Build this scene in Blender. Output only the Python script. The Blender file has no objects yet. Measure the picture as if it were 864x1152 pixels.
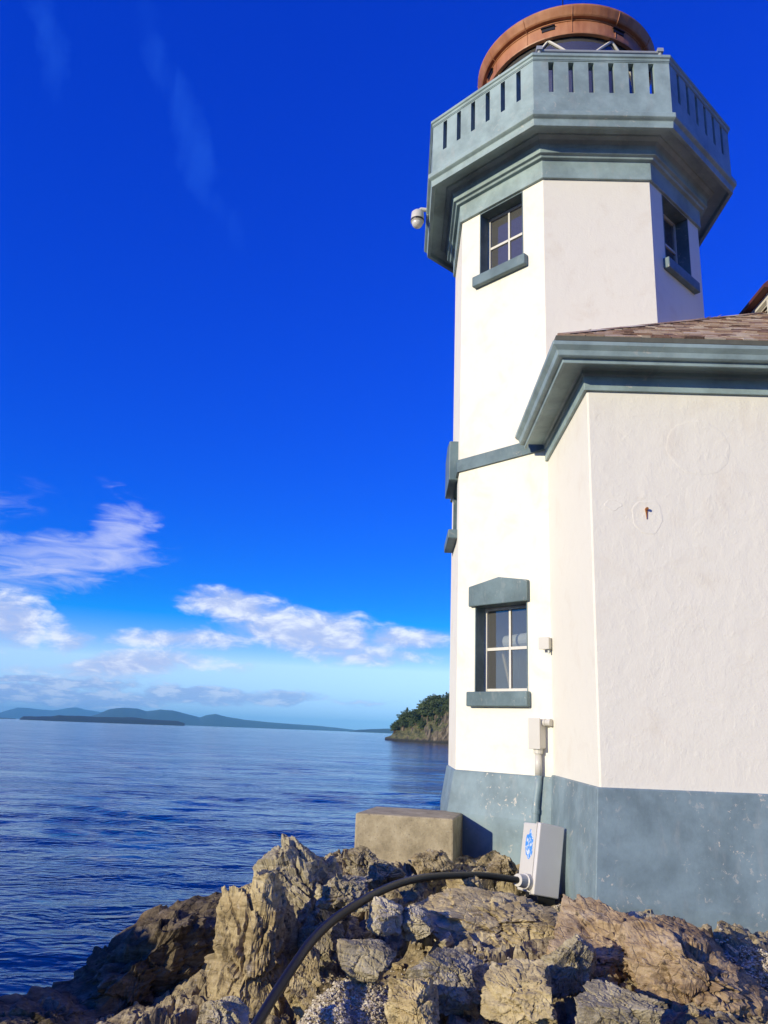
import bpy, bmesh, math, random
import numpy as np
from mathutils import Matrix, Vector

random.seed(7)
RNG = np.random.default_rng(11)
R = math.radians
scene = bpy.context.scene
COL = scene.collection
EYE = 8.0                      # eye height above the sea (sea level is z = 0)

# ------------------------------------------------------------------ camera
PITCH, ROLL, FPX = R(15.33), R(2.19), 904.0     # focal length in units of a 864 x 1152 frame
cd = bpy.data.cameras.new('camera')
cam = bpy.data.objects.new('camera', cd)
COL.objects.link(cam)
_r0, _u0 = Vector((1, 0, 0)), Vector((0, -math.sin(PITCH), math.cos(PITCH)))
_f = Vector((0, math.cos(PITCH), math.sin(PITCH)))
_r = _r0 * math.cos(ROLL) + _u0 * math.sin(ROLL)
_u = -_r0 * math.sin(ROLL) + _u0 * math.cos(ROLL)
cam.matrix_world = Matrix(((_r.x, _u.x, -_f.x, 0), (_r.y, _u.y, -_f.y, 0), (_r.z, _u.z, -_f.z, EYE), (0, 0, 0, 1)))
cd.sensor_fit = 'VERTICAL'
cd.sensor_height = 36.0
cd.sensor_width = 27.0
cd.lens = FPX / 1152 * 36
cd.clip_start = 0.05
cd.clip_end = 120000
scene.camera = cam


def ray(px, py):
    a = (px - 432) / FPX
    b = -(py - 576) / FPX
    return _r * a + _u * b + _f


def at(px, py, d):
    """world point seen at a photo pixel, d metres away horizontally"""
    v = ray(px, py)
    s = d / math.hypot(v.x, v.y)
    return Vector((v.x * s, v.y * s, EYE + v.z * s))


def azel(px, py):
    v = ray(px, py)
    return math.atan2(v.x, v.y), math.atan2(v.z, math.hypot(v.x, v.y))


# ------------------------------------------------------------------ sun, sky, exposure
SUN_AZ = R(53)       # to the left of straight behind the viewer
SUN_EL = R(15)
to_sun = Vector((-math.sin(SUN_AZ) * math.cos(SUN_EL), -math.cos(SUN_AZ) * math.cos(SUN_EL), math.sin(SUN_EL)))
sl = bpy.data.lights.new('sun', 'SUN')
sl.energy = 4.7
sl.angle = R(0.5)
sl.color = (1.0, 0.89, 0.64)
sun = bpy.data.objects.new('sun', sl)
COL.objects.link(sun)
sun.rotation_euler = to_sun.to_track_quat('Z', 'Y').to_euler()
sun.location = (0, 0, 60)

scene.view_settings.view_transform = 'Standard'
scene.view_settings.look = 'None'
scene.view_settings.gamma = 1
scene.view_settings.exposure = 0.19
scene.view_settings.use_curve_mapping = False
scene.cycles.max_bounces = 8
scene.cycles.volume_bounces = 0
scene.cycles.caustics_reflective = False
scene.cycles.caustics_refractive = False


class NT:
    """small helper to write node trees"""
    def __init__(s, tree):
        s.t = tree
        tree.nodes.clear()

    def n(s, typ, ins=None, **kw):
        nd = s.t.nodes.new(typ)
        for k, v in kw.items():
            setattr(nd, k, v)
        for k, v in (ins or {}).items():
            sock = nd.inputs[k]
            if isinstance(v, bpy.types.NodeSocket):
                s.t.links.new(v, sock)
            else:
                sock.default_value = v
        return nd

    def m(s, op, a, b=0.0, c=None, clamp=False):
        ins = {0: a, 1: b}
        if c is not None:
            ins[2] = c
        return s.n('ShaderNodeMath', ins, operation=op, use_clamp=clamp).outputs[0]

    def mix(s, f, a, b, blend='MIX'):
        nd = s.n('ShaderNodeMix', data_type='RGBA', blend_type=blend)
        for i, v in ((0, f), (6, a), (7, b)):
            if isinstance(v, bpy.types.NodeSocket):
                s.t.links.new(v, nd.inputs[i])
            else:
                nd.inputs[i].default_value = v if i == 0 else (tuple(v) + (1,) if len(v) == 3 else v)
        return nd.outputs[2]

    def smooth(s, v, lo, hi):
        nd = s.n('ShaderNodeMapRange', {0: v, 1: lo, 2: hi, 3: 0.0, 4: 1.0}, interpolation_type='SMOOTHSTEP')
        return nd.outputs[0]

    def noise(s, vec, scale, detail=4.0, rough=0.55, dist=0.0):
        return s.n('ShaderNodeTexNoise', {'Vector': vec, 'Scale': scale, 'Detail': detail, 'Roughness': rough, 'Distortion': dist}).outputs[0]

    def mapping(s, vec, scale=(1, 1, 1), rot=(0, 0, 0), loc=(0, 0, 0)):
        return s.n('ShaderNodeMapping', {'Vector': vec, 'Scale': scale, 'Rotation': rot, 'Location': loc}).outputs[0]


def ramp(nt, fac, stops):
    nd = nt.n('ShaderNodeValToRGB', {0: fac})
    cr = nd.color_ramp
    while len(cr.elements) > 1:
        cr.elements.remove(cr.elements[-1])
    cr.elements[0].position = stops[0][0]
    cr.elements[0].color = tuple(stops[0][1]) + (1,)
    for p, c in stops[1:]:
        e = cr.elements.new(p)
        e.color = tuple(c) + (1,)
    return nd.outputs[0]


world = bpy.data.worlds.new('World')
scene.world = world
world.use_nodes = True
w = NT(world.node_tree)
sky = w.n('ShaderNodeTexSky', sky_type='NISHITA', sun_disc=False, sun_elevation=SUN_EL, sun_rotation=R(180) + SUN_AZ,
          altitude=0, air_density=1.0, dust_density=0.25, ozone_density=4.0)
tc = w.n('ShaderNodeTexCoord').outputs['Generated']
sx = w.n('ShaderNodeSeparateXYZ', {0: tc})
X, Y, Zc = sx.outputs
AZ = w.m('ARCTAN2', X, Y)
EL = w.m('ARCSINE', Zc)
# deep polarised blue of a dry sea sky: keep the sky model's blue, deepen its red and green
_s = w.n('ShaderNodeSeparateColor', {0: sky.outputs[0]})
SR, SG, SB = _s.outputs
rG = w.m('DIVIDE', SG, SB)
nB = w.m('MULTIPLY', w.m('POWER', SB, 0.65), w.m('ADD', 2.28, w.m('MULTIPLY', w.smooth(EL, R(9), 0.0), 0.75)))
gb = w.m('MINIMUM', w.m('POWER', rG, 3.65), 0.70)
nG = w.m('MULTIPLY', nB, gb)
nR = w.m('MULTIPLY', nB, w.m('MULTIPLY', w.m('MAXIMUM', w.m('SUBTRACT', gb, 0.30), 0.0), 1.1))
skyc = w.n('ShaderNodeCombineColor', {0: nR, 1: nG, 2: nB}).outputs[0]
pos = w.n('ShaderNodeCombineXYZ', {0: AZ, 1: EL, 2: 0.0}).outputs[0]
# domain warp so that cloud edges are ragged
wn = w.n('ShaderNodeTexNoise', {'Vector': w.mapping(pos, (1, 2.0, 1)), 'Scale': 9.0, 'Detail': 5.0, 'Roughness': 0.6})
ws = w.n('ShaderNodeSeparateColor', {0: wn.outputs[1]})
WX = w.m('ADD', AZ, w.m('MULTIPLY', w.m('SUBTRACT', ws.outputs[0], 0.5), 0.07))
WY = w.m('ADD', EL, w.m('MULTIPLY', w.m('SUBTRACT', ws.outputs[1], 0.5), 0.035))


def blob(px, py, rx, ry, ang, amp):
    """one soft elliptic cloud bank by its direction in the sky (size in photo pixels)"""
    a, e = azel(px, py)
    ca, sa = math.cos(R(ang)), math.sin(R(ang))
    dx = w.m('SUBTRACT', WX, a)
    dy = w.m('SUBTRACT', WY, e)
    k = 0.98 / FPX
    u = w.m('DIVIDE', w.m('ADD', w.m('MULTIPLY', dx, ca), w.m('MULTIPLY', dy, sa)), rx * k)
    v = w.m('DIVIDE', w.m('SUBTRACT', w.m('MULTIPLY', dy, ca), w.m('MULTIPLY', dx, sa)), ry * k)
    q = w.m('ADD', w.m('MULTIPLY', u, u), w.m('MULTIPLY', v, v))
    return w.m('MULTIPLY', w.m('SUBTRACT', 1.0, q, clamp=True), amp)


def most(lst):
    o = lst[0]
    for b in lst[1:]:
        o = w.m('MAXIMUM', o, b)
    return o


puffy = most([blob(265, 682, 80, 28, -8, 1.25), blob(345, 712, 140, 36, -8, 1.25), blob(450, 718, 80, 18, 2, 1.15), blob(210, 720, 110, 18, 4, 1.0), blob(400, 735, 110, 16, 0, 1.0), blob(160, 722, 50, 10, 0, .7), blob(90, 720, 30, 14, 0, .9),
              blob(150, 748, 105, 18, 6, 1.2), blob(5, 695, 50, 40, 0, 1.2), blob(70, 712, 48, 20, -25, .7), blob(60, 752, 90, 8, 3, .6),
              blob(265, 752, 45, 8, 0, .5), blob(-260, 700, 220, 46, 5, .9), blob(-700, 690, 240, 60, 0, .9), blob(1150, 700, 240, 60, 0, .8)])
wisp = most([blob(60, 632, 140, 40, 12, 1.3), blob(135, 598, 50, 40, 35, 1.3), blob(15, 605, 85, 18, -15, .8), blob(30, 645, 90, 22, 5, 1.2), blob(135, 555, 40, 8, -20, .25),
             blob(-200, 560, 220, 40, 10, .8)])
low = most([blob(60, 783, 180, 14, 1, 1.2), blob(225, 782, 100, 14, 0, 1.1), blob(315, 785, 60, 9, 0, 1.0), blob(60, 765, 120, 8, 1, .9), blob(410, 790, 60, 6, 0, .4), blob(150, 765, 30, 5, 0, .4), blob(-400, 780, 320, 16, 0, .9)])
high = most([blob(215, 160, 170, 24, -52, .9), blob(55, 55, 60, 22, -55, 1.1)])
n1 = w.noise(w.mapping(pos, (1, 2.2, 1)), 22.0, 8.0, 0.6, 0.3)
n2 = w.noise(w.mapping(pos, (0.7, 2.8, 1), (0, 0, R(-16))), 17.0, 9.0, 0.62, 1.2)
n3 = w.noise(w.mapping(pos, (1, 3.4, 1)), 34.0, 6.0, 0.6, 0.2)
n4 = w.noise(w.mapping(pos, (3.2, 0.9, 1), (0, 0, R(-38))), 6.0, 6.0, 0.55, 0.4)
def cloud(mask, nz, gain, mid, lo, hi):
    """noise eaten into a soft bank; nothing outside the bank"""
    g = w.m('MINIMUM', w.m('MULTIPLY', mask, 4.0), 1.0)
    v = w.m('ADD', w.m('MULTIPLY', mask, gain), w.m('MULTIPLY', w.m('SUBTRACT', nz, mid), w.m('MULTIPLY', g, 1.35)))
    return w.smooth(v, lo, hi)


puff = w.m('MULTIPLY', cloud(puffy, n1, 0.66, 0.56, 0.0, 0.70), 0.97)
cir = w.m('MULTIPLY', cloud(wisp, n2, 0.50, 0.58, 0.0, 0.85), 0.88)
lowm = w.m('MULTIPLY', cloud(low, n3, 0.62, 0.54, 0.02, 0.42), 0.9)
him = w.m('MULTIPLY', cloud(high, n4, 0.5, 0.5, 0.05, 0.9), 0.17)
bg = w.mix(him, skyc, (0.3, 1.7, 7.0))
bg = w.mix(lowm, bg, w.mix(w.smooth(n3, 0.45, 0.62), (2.1, 3.0, 5.2), (3.8, 4.5, 6.0)))
bg = w.mix(cir, bg, (3.6, 4.0, 6.0))
bg = w.mix(puff, bg, w.mix(w.smooth(n1, 0.42, 0.66), (3.0, 3.6, 5.6), (5.6, 5.9, 6.7)))
bgn = w.n('ShaderNodeBackground', {0: bg, 1: 0.15})
w.t.links.new(bgn.outputs[0], w.n('ShaderNodeOutputWorld').inputs[0])


# ------------------------------------------------------------------ object helpers
def prop(o, label=None, cat=None, group=None, kind=None):
    for k, v in (('label', label), ('category', cat), ('group', group), ('kind', kind)):
        if v:
            o[k] = v
    return o


def link(o, parent=None):
    COL.objects.link(o)
    if parent:
        o.parent = parent
    return o


def empty(name, loc=(0, 0, 0), rz=0.0):
    o = bpy.data.objects.new(name, None)
    o.location = loc
    o.rotation_euler = (0, 0, rz)
    o.empty_display_size = 0.2
    return link(o)


class MB:
    def __init__(s):
        s.v, s.f = [], []

    def add(s, vs, fs):
        b = len(s.v)
        s.v += [tuple(p) for p in vs]
        s.f += [tuple(i + b for i in f) for f in fs]

    def quad(s, a, b, c, d):
        s.add([a, b, c, d], [(0, 1, 2, 3)])

    def box(s, c, size, mtx=None):
        x, y, z = (k / 2 for k in size)
        vs = [Vector((i * x, j * y, k * z)) for i in (-1, 1) for j in (-1, 1) for k in (-1, 1)]
        if mtx is not None:
            vs = [mtx @ p for p in vs]
        vs = [p + Vector(c) for p in vs]
        s.add(vs, [(0, 1, 3, 2), (4, 6, 7, 5), (0, 4, 5, 1), (2, 3, 7, 6), (0, 2, 6, 4), (1, 5, 7, 3)])

    def lathe(s, prof, n=8, a0=22.5, close=False):
        """ring profile of (radius, z) turned about the z axis; n = 8 gives the octagon"""
        b = len(s.v)
        for r, z in prof:
            for k in range(n):
                t = R(a0 + 360 / n * k)
                s.v.append((r * math.cos(t), r * math.sin(t), z))
        m = len(prof)
        for i in range(m if close else m - 1):
            j = (i + 1) % m
            for k in range(n):
                q = (k + 1) % n
                s.f.append((b + i * n + k, b + i * n + q, b + j * n + q, b + j * n + k))

    def prism(s, poly, d0, d1, fr):
        """polygon (u, v) in frame fr = (origin, u, v, n) pushed from d0 to d1 along n"""
        o, u, v, n = fr
        m = len(poly)
        vs = [o + u * a + v * b + n * d0 for a, b in poly] + [o + u * a + v * b + n * d1 for a, b in poly]
        fs = [tuple(reversed(range(m))), tuple(range(m, 2 * m))] + [(i, (i + 1) % m, m + (i + 1) % m, m + i) for i in range(m)]
        s.add(vs, fs)

    def slab(s, fr, u0, u1, v0, v1, d0, d1):
        s.prism([(u0, v0), (u1, v0), (u1, v1), (u0, v1)], d0, d1, fr)

    def tube(s, pts, rad, n=12, caps=True):
        pts = [Vector(p) for p in pts]
        b = len(s.v)
        nrm = None
        for i, p in enumerate(pts):
            t = (pts[min(i + 1, len(pts) - 1)] - pts[max(i - 1, 0)]).normalized()
            if nrm is None:
                nrm = t.orthogonal().normalized()
            nrm = (nrm - t * nrm.dot(t)).normalized()
            bn = t.cross(nrm)
            rr = rad[i] if isinstance(rad, (list, tuple)) else rad
            for k in range(n):
                a = 2 * math.pi * k / n
                s.v.append(tuple(p + nrm * (rr * math.cos(a)) + bn * (rr * math.sin(a))))
        for i in range(len(pts) - 1):
            for k in range(n):
                q = (k + 1) % n
                s.f.append((b + i * n + k, b + i * n + q, b + (i + 1) * n + q, b + (i + 1) * n + k))
        if caps:
            s.f.append(tuple(b + k for k in reversed(range(n))))
            s.f.append(tuple(b + (len(pts) - 1) * n + k for k in range(n)))

    def panel(s, fr, u0, u1, v0, v1, holes, depth, inner=None):
        """wall face with rectangular openings and reveals; inner=(u0,u1) also builds the back face"""
        us = sorted({u0, u1} | {h[0] for h in holes} | {h[1] for h in holes})
        vs = sorted({v0, v1} | {h[2] for h in holes} | {h[3] for h in holes})
        o, u, v, n = fr
        P = lambda a, b, d: o + u * a + v * b + n * d
        for i in range(len(us) - 1):
            for j in range(len(vs) - 1):
                ca, cb = (us[i] + us[i + 1]) / 2, (vs[j] + vs[j + 1]) / 2
                if any(h[0] < ca < h[1] and h[2] < cb < h[3] for h in holes):
                    continue
                s.quad(P(us[i], vs[j], 0), P(us[i + 1], vs[j], 0), P(us[i + 1], vs[j + 1], 0), P(us[i], vs[j + 1], 0))
                if inner:
                    f = lambda a: inner[0] if a == u0 else inner[1] if a == u1 else a
                    s.quad(P(f(us[i]), vs[j], -depth), P(f(us[i]), vs[j + 1], -depth), P(f(us[i + 1]), vs[j + 1], -depth), P(f(us[i + 1]), vs[j], -depth))
        for a0, a1, b0, b1 in holes:
            s.quad(P(a0, b0, 0), P(a0, b1, 0), P(a0, b1, -depth), P(a0, b0, -depth))
            s.quad(P(a1, b0, 0), P(a1, b0, -depth), P(a1, b1, -depth), P(a1, b1, 0))
            s.quad(P(a0, b0, 0), P(a0, b0, -depth), P(a1, b0, -depth), P(a1, b0, 0))
            s.quad(P(a0, b1, 0), P(a1, b1, 0), P(a1, b1, -depth), P(a0, b1, -depth))

    def build(s, name, mat, parent=None, smooth=False, bevel=0.0, merge=False):
        me = bpy.data.meshes.new(name)
        me.from_pydata(s.v, [], s.f)
        if merge or bevel:
            bm = bmesh.new()
            bm.from_mesh(me)
            bmesh.ops.remove_doubles(bm, verts=bm.verts, dist=0.0002)
            bmesh.ops.recalc_face_normals(bm, faces=bm.faces)
            bm.to_mesh(me)
            bm.free()
        me.materials.append(mat)
        if smooth:
            me.polygons.foreach_set('use_smooth', [True] * len(me.polygons))
        o = bpy.data.objects.new(name, me)
        if bevel:
            b = o.modifiers.new('bevel', 'BEVEL')
            b.width = bevel
            b.segments = 2
            b.limit_method = 'ANGLE'
            b.angle_limit = R(35)
            b.harden_normals = False
        return link(o, parent)


def np_mesh(name, V, F, mat, parent=None, smooth=True):
    me = bpy.data.meshes.new(name)
    V = np.asarray(V, dtype=np.float32)
    F = np.asarray(F, dtype=np.int32)
    k = F.shape[1]
    me.vertices.add(len(V))
    me.vertices.foreach_set('co', V.ravel())
    me.loops.add(F.size)
    me.loops.foreach_set('vertex_index', F.ravel())
    me.polygons.add(len(F))
    me.polygons.foreach_set('loop_start', np.arange(0, F.size, k, dtype=np.int32))
    me.polygons.foreach_set('loop_total', np.full(len(F), k, dtype=np.int32))
    me.update(calc_edges=True)
    me.validate()
    me.polygons.foreach_set('use_smooth', [smooth] * len(me.polygons))
    me.materials.append(mat)
    return link(bpy.data.objects.new(name, me), parent)


# ------------------------------------------------------------------ numpy noise
def _hash(ix, iy, iz, seed):
    h = (ix * 374761393 + iy * 668265263 + iz * 2147483647 + seed * 974634777) & 0xFFFFFFFF
    h = ((h ^ (h >> 13)) * 1274126177) & 0xFFFFFFFF
    h = ((h ^ (h >> 15)) * 2246822519) & 0xFFFFFFFF
    return ((h ^ (h >> 16)) & 0xFFFFFF) / float(0x1000000)


def vnoise(x, y, z, seed=0):
    ix, iy, iz = (np.floor(a).astype(np.int64) for a in (x, y, z))
    fx, fy, fz = x - ix, y - iy, z - iz
    fx, fy, fz = (t * t * t * (t * (t * 6 - 15) + 10) for t in (fx, fy, fz))
    o = 0
    for dx in (0, 1):
        for dy in (0, 1):
            for dz in (0, 1):
                wgt = (fx if dx else 1 - fx) * (fy if dy else 1 - fy) * (fz if dz else 1 - fz)
                o = o + wgt * _hash(ix + dx, iy + dy, iz + dz, seed)
    return o * 2 - 1


def fbm(x, y, z, octv=5, seed=0, gain=0.5):
    a, o = 1.0, 0
    for i in range(octv):
        o = o + a * vnoise(x, y, z, seed + i * 17)
        x, y, z = x * 2.03 + 11.3, y * 2.03 + 5.7, z * 2.03 + 3.1
        a *= gain
    return o


def sstep(a, b, x):
    t = np.clip((x - a) / (b - a), 0, 1)
    return t * t * (3 - 2 * t)


def facets(x, y, seed, tilt, jump):
    """broken rock: each Voronoi cell is a tilted plane with its own height; also returns the edge distance"""
    ix, iy = np.floor(x).astype(np.int64), np.floor(y).astype(np.int64)
    d1 = np.full(x.shape, 9.0)
    d2 = np.full(x.shape, 9.0)
    h = np.zeros(x.shape)
    for dx in (-1, 0, 1):
        for dy in (-1, 0, 1):
            cx, cy = ix + dx, iy + dy
            z = np.zeros_like(cx)
            qx = cx + 0.1 + 0.8 * _hash(cx, cy, z, seed)
            qy = cy + 0.1 + 0.8 * _hash(cx, cy, z, seed + 1)
            ex, ey = x - qx, y - qy
            d = np.hypot(ex, ey)
            hh = (_hash(cx, cy, z, seed + 2) - 0.5) * jump + ex * (_hash(cx, cy, z, seed + 3) - 0.5) * tilt + ey * (_hash(cx, cy, z, seed + 4) - 0.5) * tilt
            near = d < d1
            d2 = np.where(near, d1, np.minimum(d2, d))
            h = np.where(near, hh, h)
            d1 = np.where(near, d, d1)
    return h, d2 - d1


def facets3(P, seed, tilt, jump):
    """the same for a solid: crisp chips and ledges in three dimensions"""
    I = np.floor(P).astype(np.int64)
    d1 = np.full(len(P), 9.0)
    d2 = np.full(len(P), 9.0)
    h = np.zeros(len(P))
    for dx in (-1, 0, 1):
        for dy in (-1, 0, 1):
            for dz in (-1, 0, 1):
                c = (I[:, 0] + dx, I[:, 1] + dy, I[:, 2] + dz)
                e = [P[:, a] - (c[a] + 0.1 + 0.8 * _hash(*c, seed + a)) for a in range(3)]
                d = np.sqrt(e[0] ** 2 + e[1] ** 2 + e[2] ** 2)
                hh = (_hash(*c, seed + 5) - 0.5) * jump
                for a in range(3):
                    hh = hh + e[a] * (_hash(*c, seed + 7 + a) - 0.5) * tilt
                near = d < d1
                d2 = np.where(near, d1, np.minimum(d2, d))
                h = np.where(near, hh, h)
                d1 = np.where(near, d, d1)
    return h, d2 - d1


# ------------------------------------------------------------------ materials
def material(name):
    m = bpy.data.materials.new(name)
    m.use_nodes = True
    nt = NT(m.node_tree)
    p = nt.n('ShaderNodeBsdfPrincipled')
    nt.t.links.new(p.outputs[0], nt.n('ShaderNodeOutputMaterial').inputs[0])
    return m, nt, p


def setp(nt, p, **kw):
    names = {'col': 'Base Color', 'rough': 'Roughness', 'metal': 'Metallic', 'norm': 'Normal', 'spec': 'Specular IOR Level'}
    for k, v in kw.items():
        s = p.inputs[names[k]]
        if isinstance(v, bpy.types.NodeSocket):
            nt.t.links.new(v, s)
        else:
            s.default_value = tuple(v) + (1,) if k == 'col' and len(v) == 3 else v


def bump(nt, h, strength, dist=0.01, norm=None):
    ins = {'Height': h, 'Strength': strength, 'Distance': dist}
    if norm is not None:
        ins['Normal'] = norm
    return nt.n('ShaderNodeBump', ins).outputs[0]


def obj_co(nt):
    return nt.n('ShaderNodeTexCoord').outputs['Object']


def plain(name, col, rough=0.5, metal=0.0, var=0.12, scale=8.0, bmp=0.1):
    m, nt, p = material(name)
    c = obj_co(nt)
    n = nt.noise(c, scale, 5, 0.6)
    f = nt.m('ADD', 1 - var, nt.m('MULTIPLY', n, 2 * var))
    v = nt.n('ShaderNodeVectorMath', {0: tuple(col), 'Scale': f}, operation='SCALE').outputs[0]
    setp(nt, p, col=v, rough=rough, metal=metal, norm=bump(nt, nt.noise(c, scale * 9, 3), bmp, 0.003))
    return m


def plaster(name, bump_big, tan):
    m, nt, p = material(name)
    c = obj_co(nt)
    a = nt.smooth(nt.noise(c, 2.6, 6, 0.65, 0.5), 0.5, 0.78)
    b = nt.smooth(nt.noise(nt.mapping(c, (1, 1, 0.35)), 7.0, 6, 0.7), 0.55, 0.8)
    col = nt.mix(nt.m('MULTIPLY', a, tan), (0.79, 0.755, 0.645), (0.65, 0.56, 0.43))
    col = nt.mix(nt.m('MULTIPLY', b, 0.22), col, (0.62, 0.57, 0.52))
    sp = nt.smooth(nt.noise(c, 48, 2), 0.72, 0.78)
    col = nt.mix(nt.m('MULTIPLY', sp, 0.25), col, (0.45, 0.4, 0.35))
    h1 = nt.noise(c, 4.5, 4, 0.5, 0.6)
    v1 = nt.smooth(nt.noise(nt.mapping(c, (1, 1, 0.7)), 15, 5, 0.6, 0.35), 0.5, 0.75)
    h2 = nt.noise(c, 55, 4, 0.6)
    nm = bump(nt, h1, bump_big, 0.03)
    nm = bump(nt, v1, bump_big * 0.55, 0.012, nm)
    nm = bump(nt, h2, 0.22, 0.007, nm)
    setp(nt, p, col=col, rough=0.62, norm=nm, spec=0.3)
    return m


def trim_paint(name, col, chips):
    m, nt, p = material(name)
    c = obj_co(nt)
    n = nt.noise(c, 2.3, 6, 0.65)
    d = nt.noise(nt.mapping(c, (1, 1, 0.3)), 9, 5, 0.65)
    k = tuple(x * 0.78 for x in col)
    l = tuple(min(1, x * 1.2 + 0.015) for x in col)
    cc = nt.mix(nt.smooth(n, 0.3, 0.7), k, l)
    cc = nt.mix(nt.m('MULTIPLY', nt.smooth(d, 0.52, 0.75), 0.35), cc, (0.34, 0.35, 0.33))
    big = nt.smooth(nt.noise(c, 1.7, 4, 0.6), 0.42, 0.7)
    ch = nt.m('MULTIPLY', nt.smooth(nt.noise(nt.mapping(c, (1, 1, 1.0)), 17, 5, 0.7, 0.6), 0.60, 0.625), nt.m('MULTIPLY', big, chips))
    cc = nt.mix(ch, cc, (0.66, 0.58, 0.48))
    nm = bump(nt, nt.noise(c, 5, 4), 0.25, 0.02)
    nm = bump(nt, nt.noise(c, 60, 4, 0.65), 0.22, 0.005, nm)
    nm = bump(nt, ch, -0.4, 0.004, nm)
    setp(nt, p, col=cc, rough=0.5, norm=nm, spec=0.35)
    return m


M_WALL = plaster('white_plaster_tower', 0.16, 0.5)
M_HALL = plaster('white_plaster_hall', 0.22, 0.35)
M_BASE = trim_paint('slate_blue_paint', (0.18, 0.248, 0.272), 0.9)
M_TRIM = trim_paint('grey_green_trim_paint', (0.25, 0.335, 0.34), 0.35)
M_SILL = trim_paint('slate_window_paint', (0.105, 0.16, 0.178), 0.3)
M_LIN = plain('dark_interior', (0.45, 0.43, 0.40), 0.8)
M_WFRAME = plain('cream_window_paint', (0.62, 0.6, 0.54), 0.5, bmp=0.3, scale=20)
M_COPPER = None
M_DARK = plain('dark_metal', (0.03, 0.03, 0.032), 0.4, 0.5)
M_GREY = plain('galvanised_grey', (0.36, 0.38, 0.38), 0.45, 0.2)
M_WHITE = plain('white_plastic', (0.55, 0.53, 0.485), 0.4, var=0.05)


def mk_copper():
    m, nt, p = material('rust_red_roof_paint')
    c = obj_co(nt)
    n = nt.noise(nt.mapping(c, (1, 1, 0.4)), 3.5, 6, 0.65)
    cc = ramp(nt, n, [(0.28, (0.25, 0.085, 0.035)), (0.5, (0.40, 0.165, 0.07)), (0.75, (0.52, 0.26, 0.13))])
    setp(nt, p, col=cc, rough=0.5, norm=bump(nt, nt.noise(c, 25, 4), 0.15, 0.01))
    return m


M_COPPER = mk_copper()


def mk_glass():
    m, nt, p = material('window_glass')
    nt.t.nodes.clear()
    tr = nt.n('ShaderNodeMixShader', {0: 0.16, 1: nt.n('ShaderNodeBsdfTransparent', {0: (0.62, 0.66, 0.66, 1)}).outputs[0], 2: nt.n('ShaderNodeBsdfDiffuse', {0: (0.45, 0.45, 0.43, 1)}).outputs[0]})   # salt film
    c = obj_co(nt)
    gl = nt.n('ShaderNodeBsdfGlossy', {0: (0.95, 0.97, 1, 1), 1: 0.02, 'Normal': bump(nt, nt.noise(c, 3.0, 2), 0.06, 0.02)})
    fr = nt.n('ShaderNodeFresnel', {0: 1.6})
    f = nt.m('ADD', nt.m('MULTIPLY', fr.outputs[0], 0.8), 0.08)
    mx = nt.n('ShaderNodeMixShader', {0: f, 1: tr.outputs[0], 2: gl.outputs[0]})
    nt.t.links.new(mx.outputs[0], nt.n('ShaderNodeOutputMaterial').inputs[0])
    return m


M_GLASS = mk_glass()


def rock_mat(name, cols, lichen=0.4, rust=0.3, strata=True, rot=(0.6, 0.3, 0.4)):
    m, nt, p = material(name)
    c = nt.n('ShaderNodeNewGeometry').outputs['Position']
    big = nt.noise(c, 1.3, 6, 0.62, 0.4)
    st = nt.noise(nt.mapping(c, (1.6, 1.6, 7.0), rot), 3.4, 6, 0.68, 0.6)
    med = nt.noise(c, 9, 6, 0.7, 0.3)
    f = nt.m('ADD', nt.m('MULTIPLY', big, 0.35), nt.m('ADD', nt.m('MULTIPLY', st, 0.4), nt.m('MULTIPLY', med, 0.25)))
    cc = ramp(nt, f, [(0.34, cols[0]), (0.46, cols[1]), (0.56, cols[2]), (0.68, cols[3])])
    r = nt.smooth(nt.noise(nt.mapping(c, loc=(4, 2, 9)), 3.1, 5, 0.6), 0.52, 0.72)
    cc = nt.mix(nt.m('MULTIPLY', r, rust), cc, (0.36, 0.22, 0.085))
    li = nt.smooth(nt.noise(nt.mapping(c, loc=(7, 1, 3)), 7.5, 7, 0.72), 0.58, 0.66)
    cc = nt.mix(nt.m('MULTIPLY', li, lichen), cc, (0.56, 0.53, 0.46))
    dk = nt.smooth(nt.noise(nt.mapping(c, loc=(1, 8, 5)), 16, 6, 0.7), 0.56, 0.68)
    cc = nt.mix(nt.m('MULTIPLY', dk, 0.8), cc, (0.03, 0.024, 0.017))
    vor = nt.n('ShaderNodeTexVoronoi', {'Vector': nt.n('ShaderNodeVectorMath', {0: c, 1: nt.n('ShaderNodeVectorMath', {0: nt.n('ShaderNodeTexNoise', {'Vector': c, 'Scale': 6.0, 'Detail': 3.0}).outputs[1], 'Scale': 0.12}, operation='SCALE').outputs[0]}, operation='ADD').outputs[0],
                                         'Scale': 7.0}, feature='DISTANCE_TO_EDGE').outputs[0]
    crk = nt.smooth(vor, 0.0, 0.05)
    nm = bump(nt, crk, 0.5, 0.012)
    nm = bump(nt, st, 0.4, 0.03, nm)
    nm = bump(nt, nt.noise(c, 22, 7, 0.72), 0.45, 0.02, nm)
    nm = bump(nt, nt.noise(c, 90, 4, 0.7), 0.6, 0.006, nm)
    setp(nt, p, col=cc, rough=0.82, norm=nm, spec=0.25)
    return m


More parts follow.
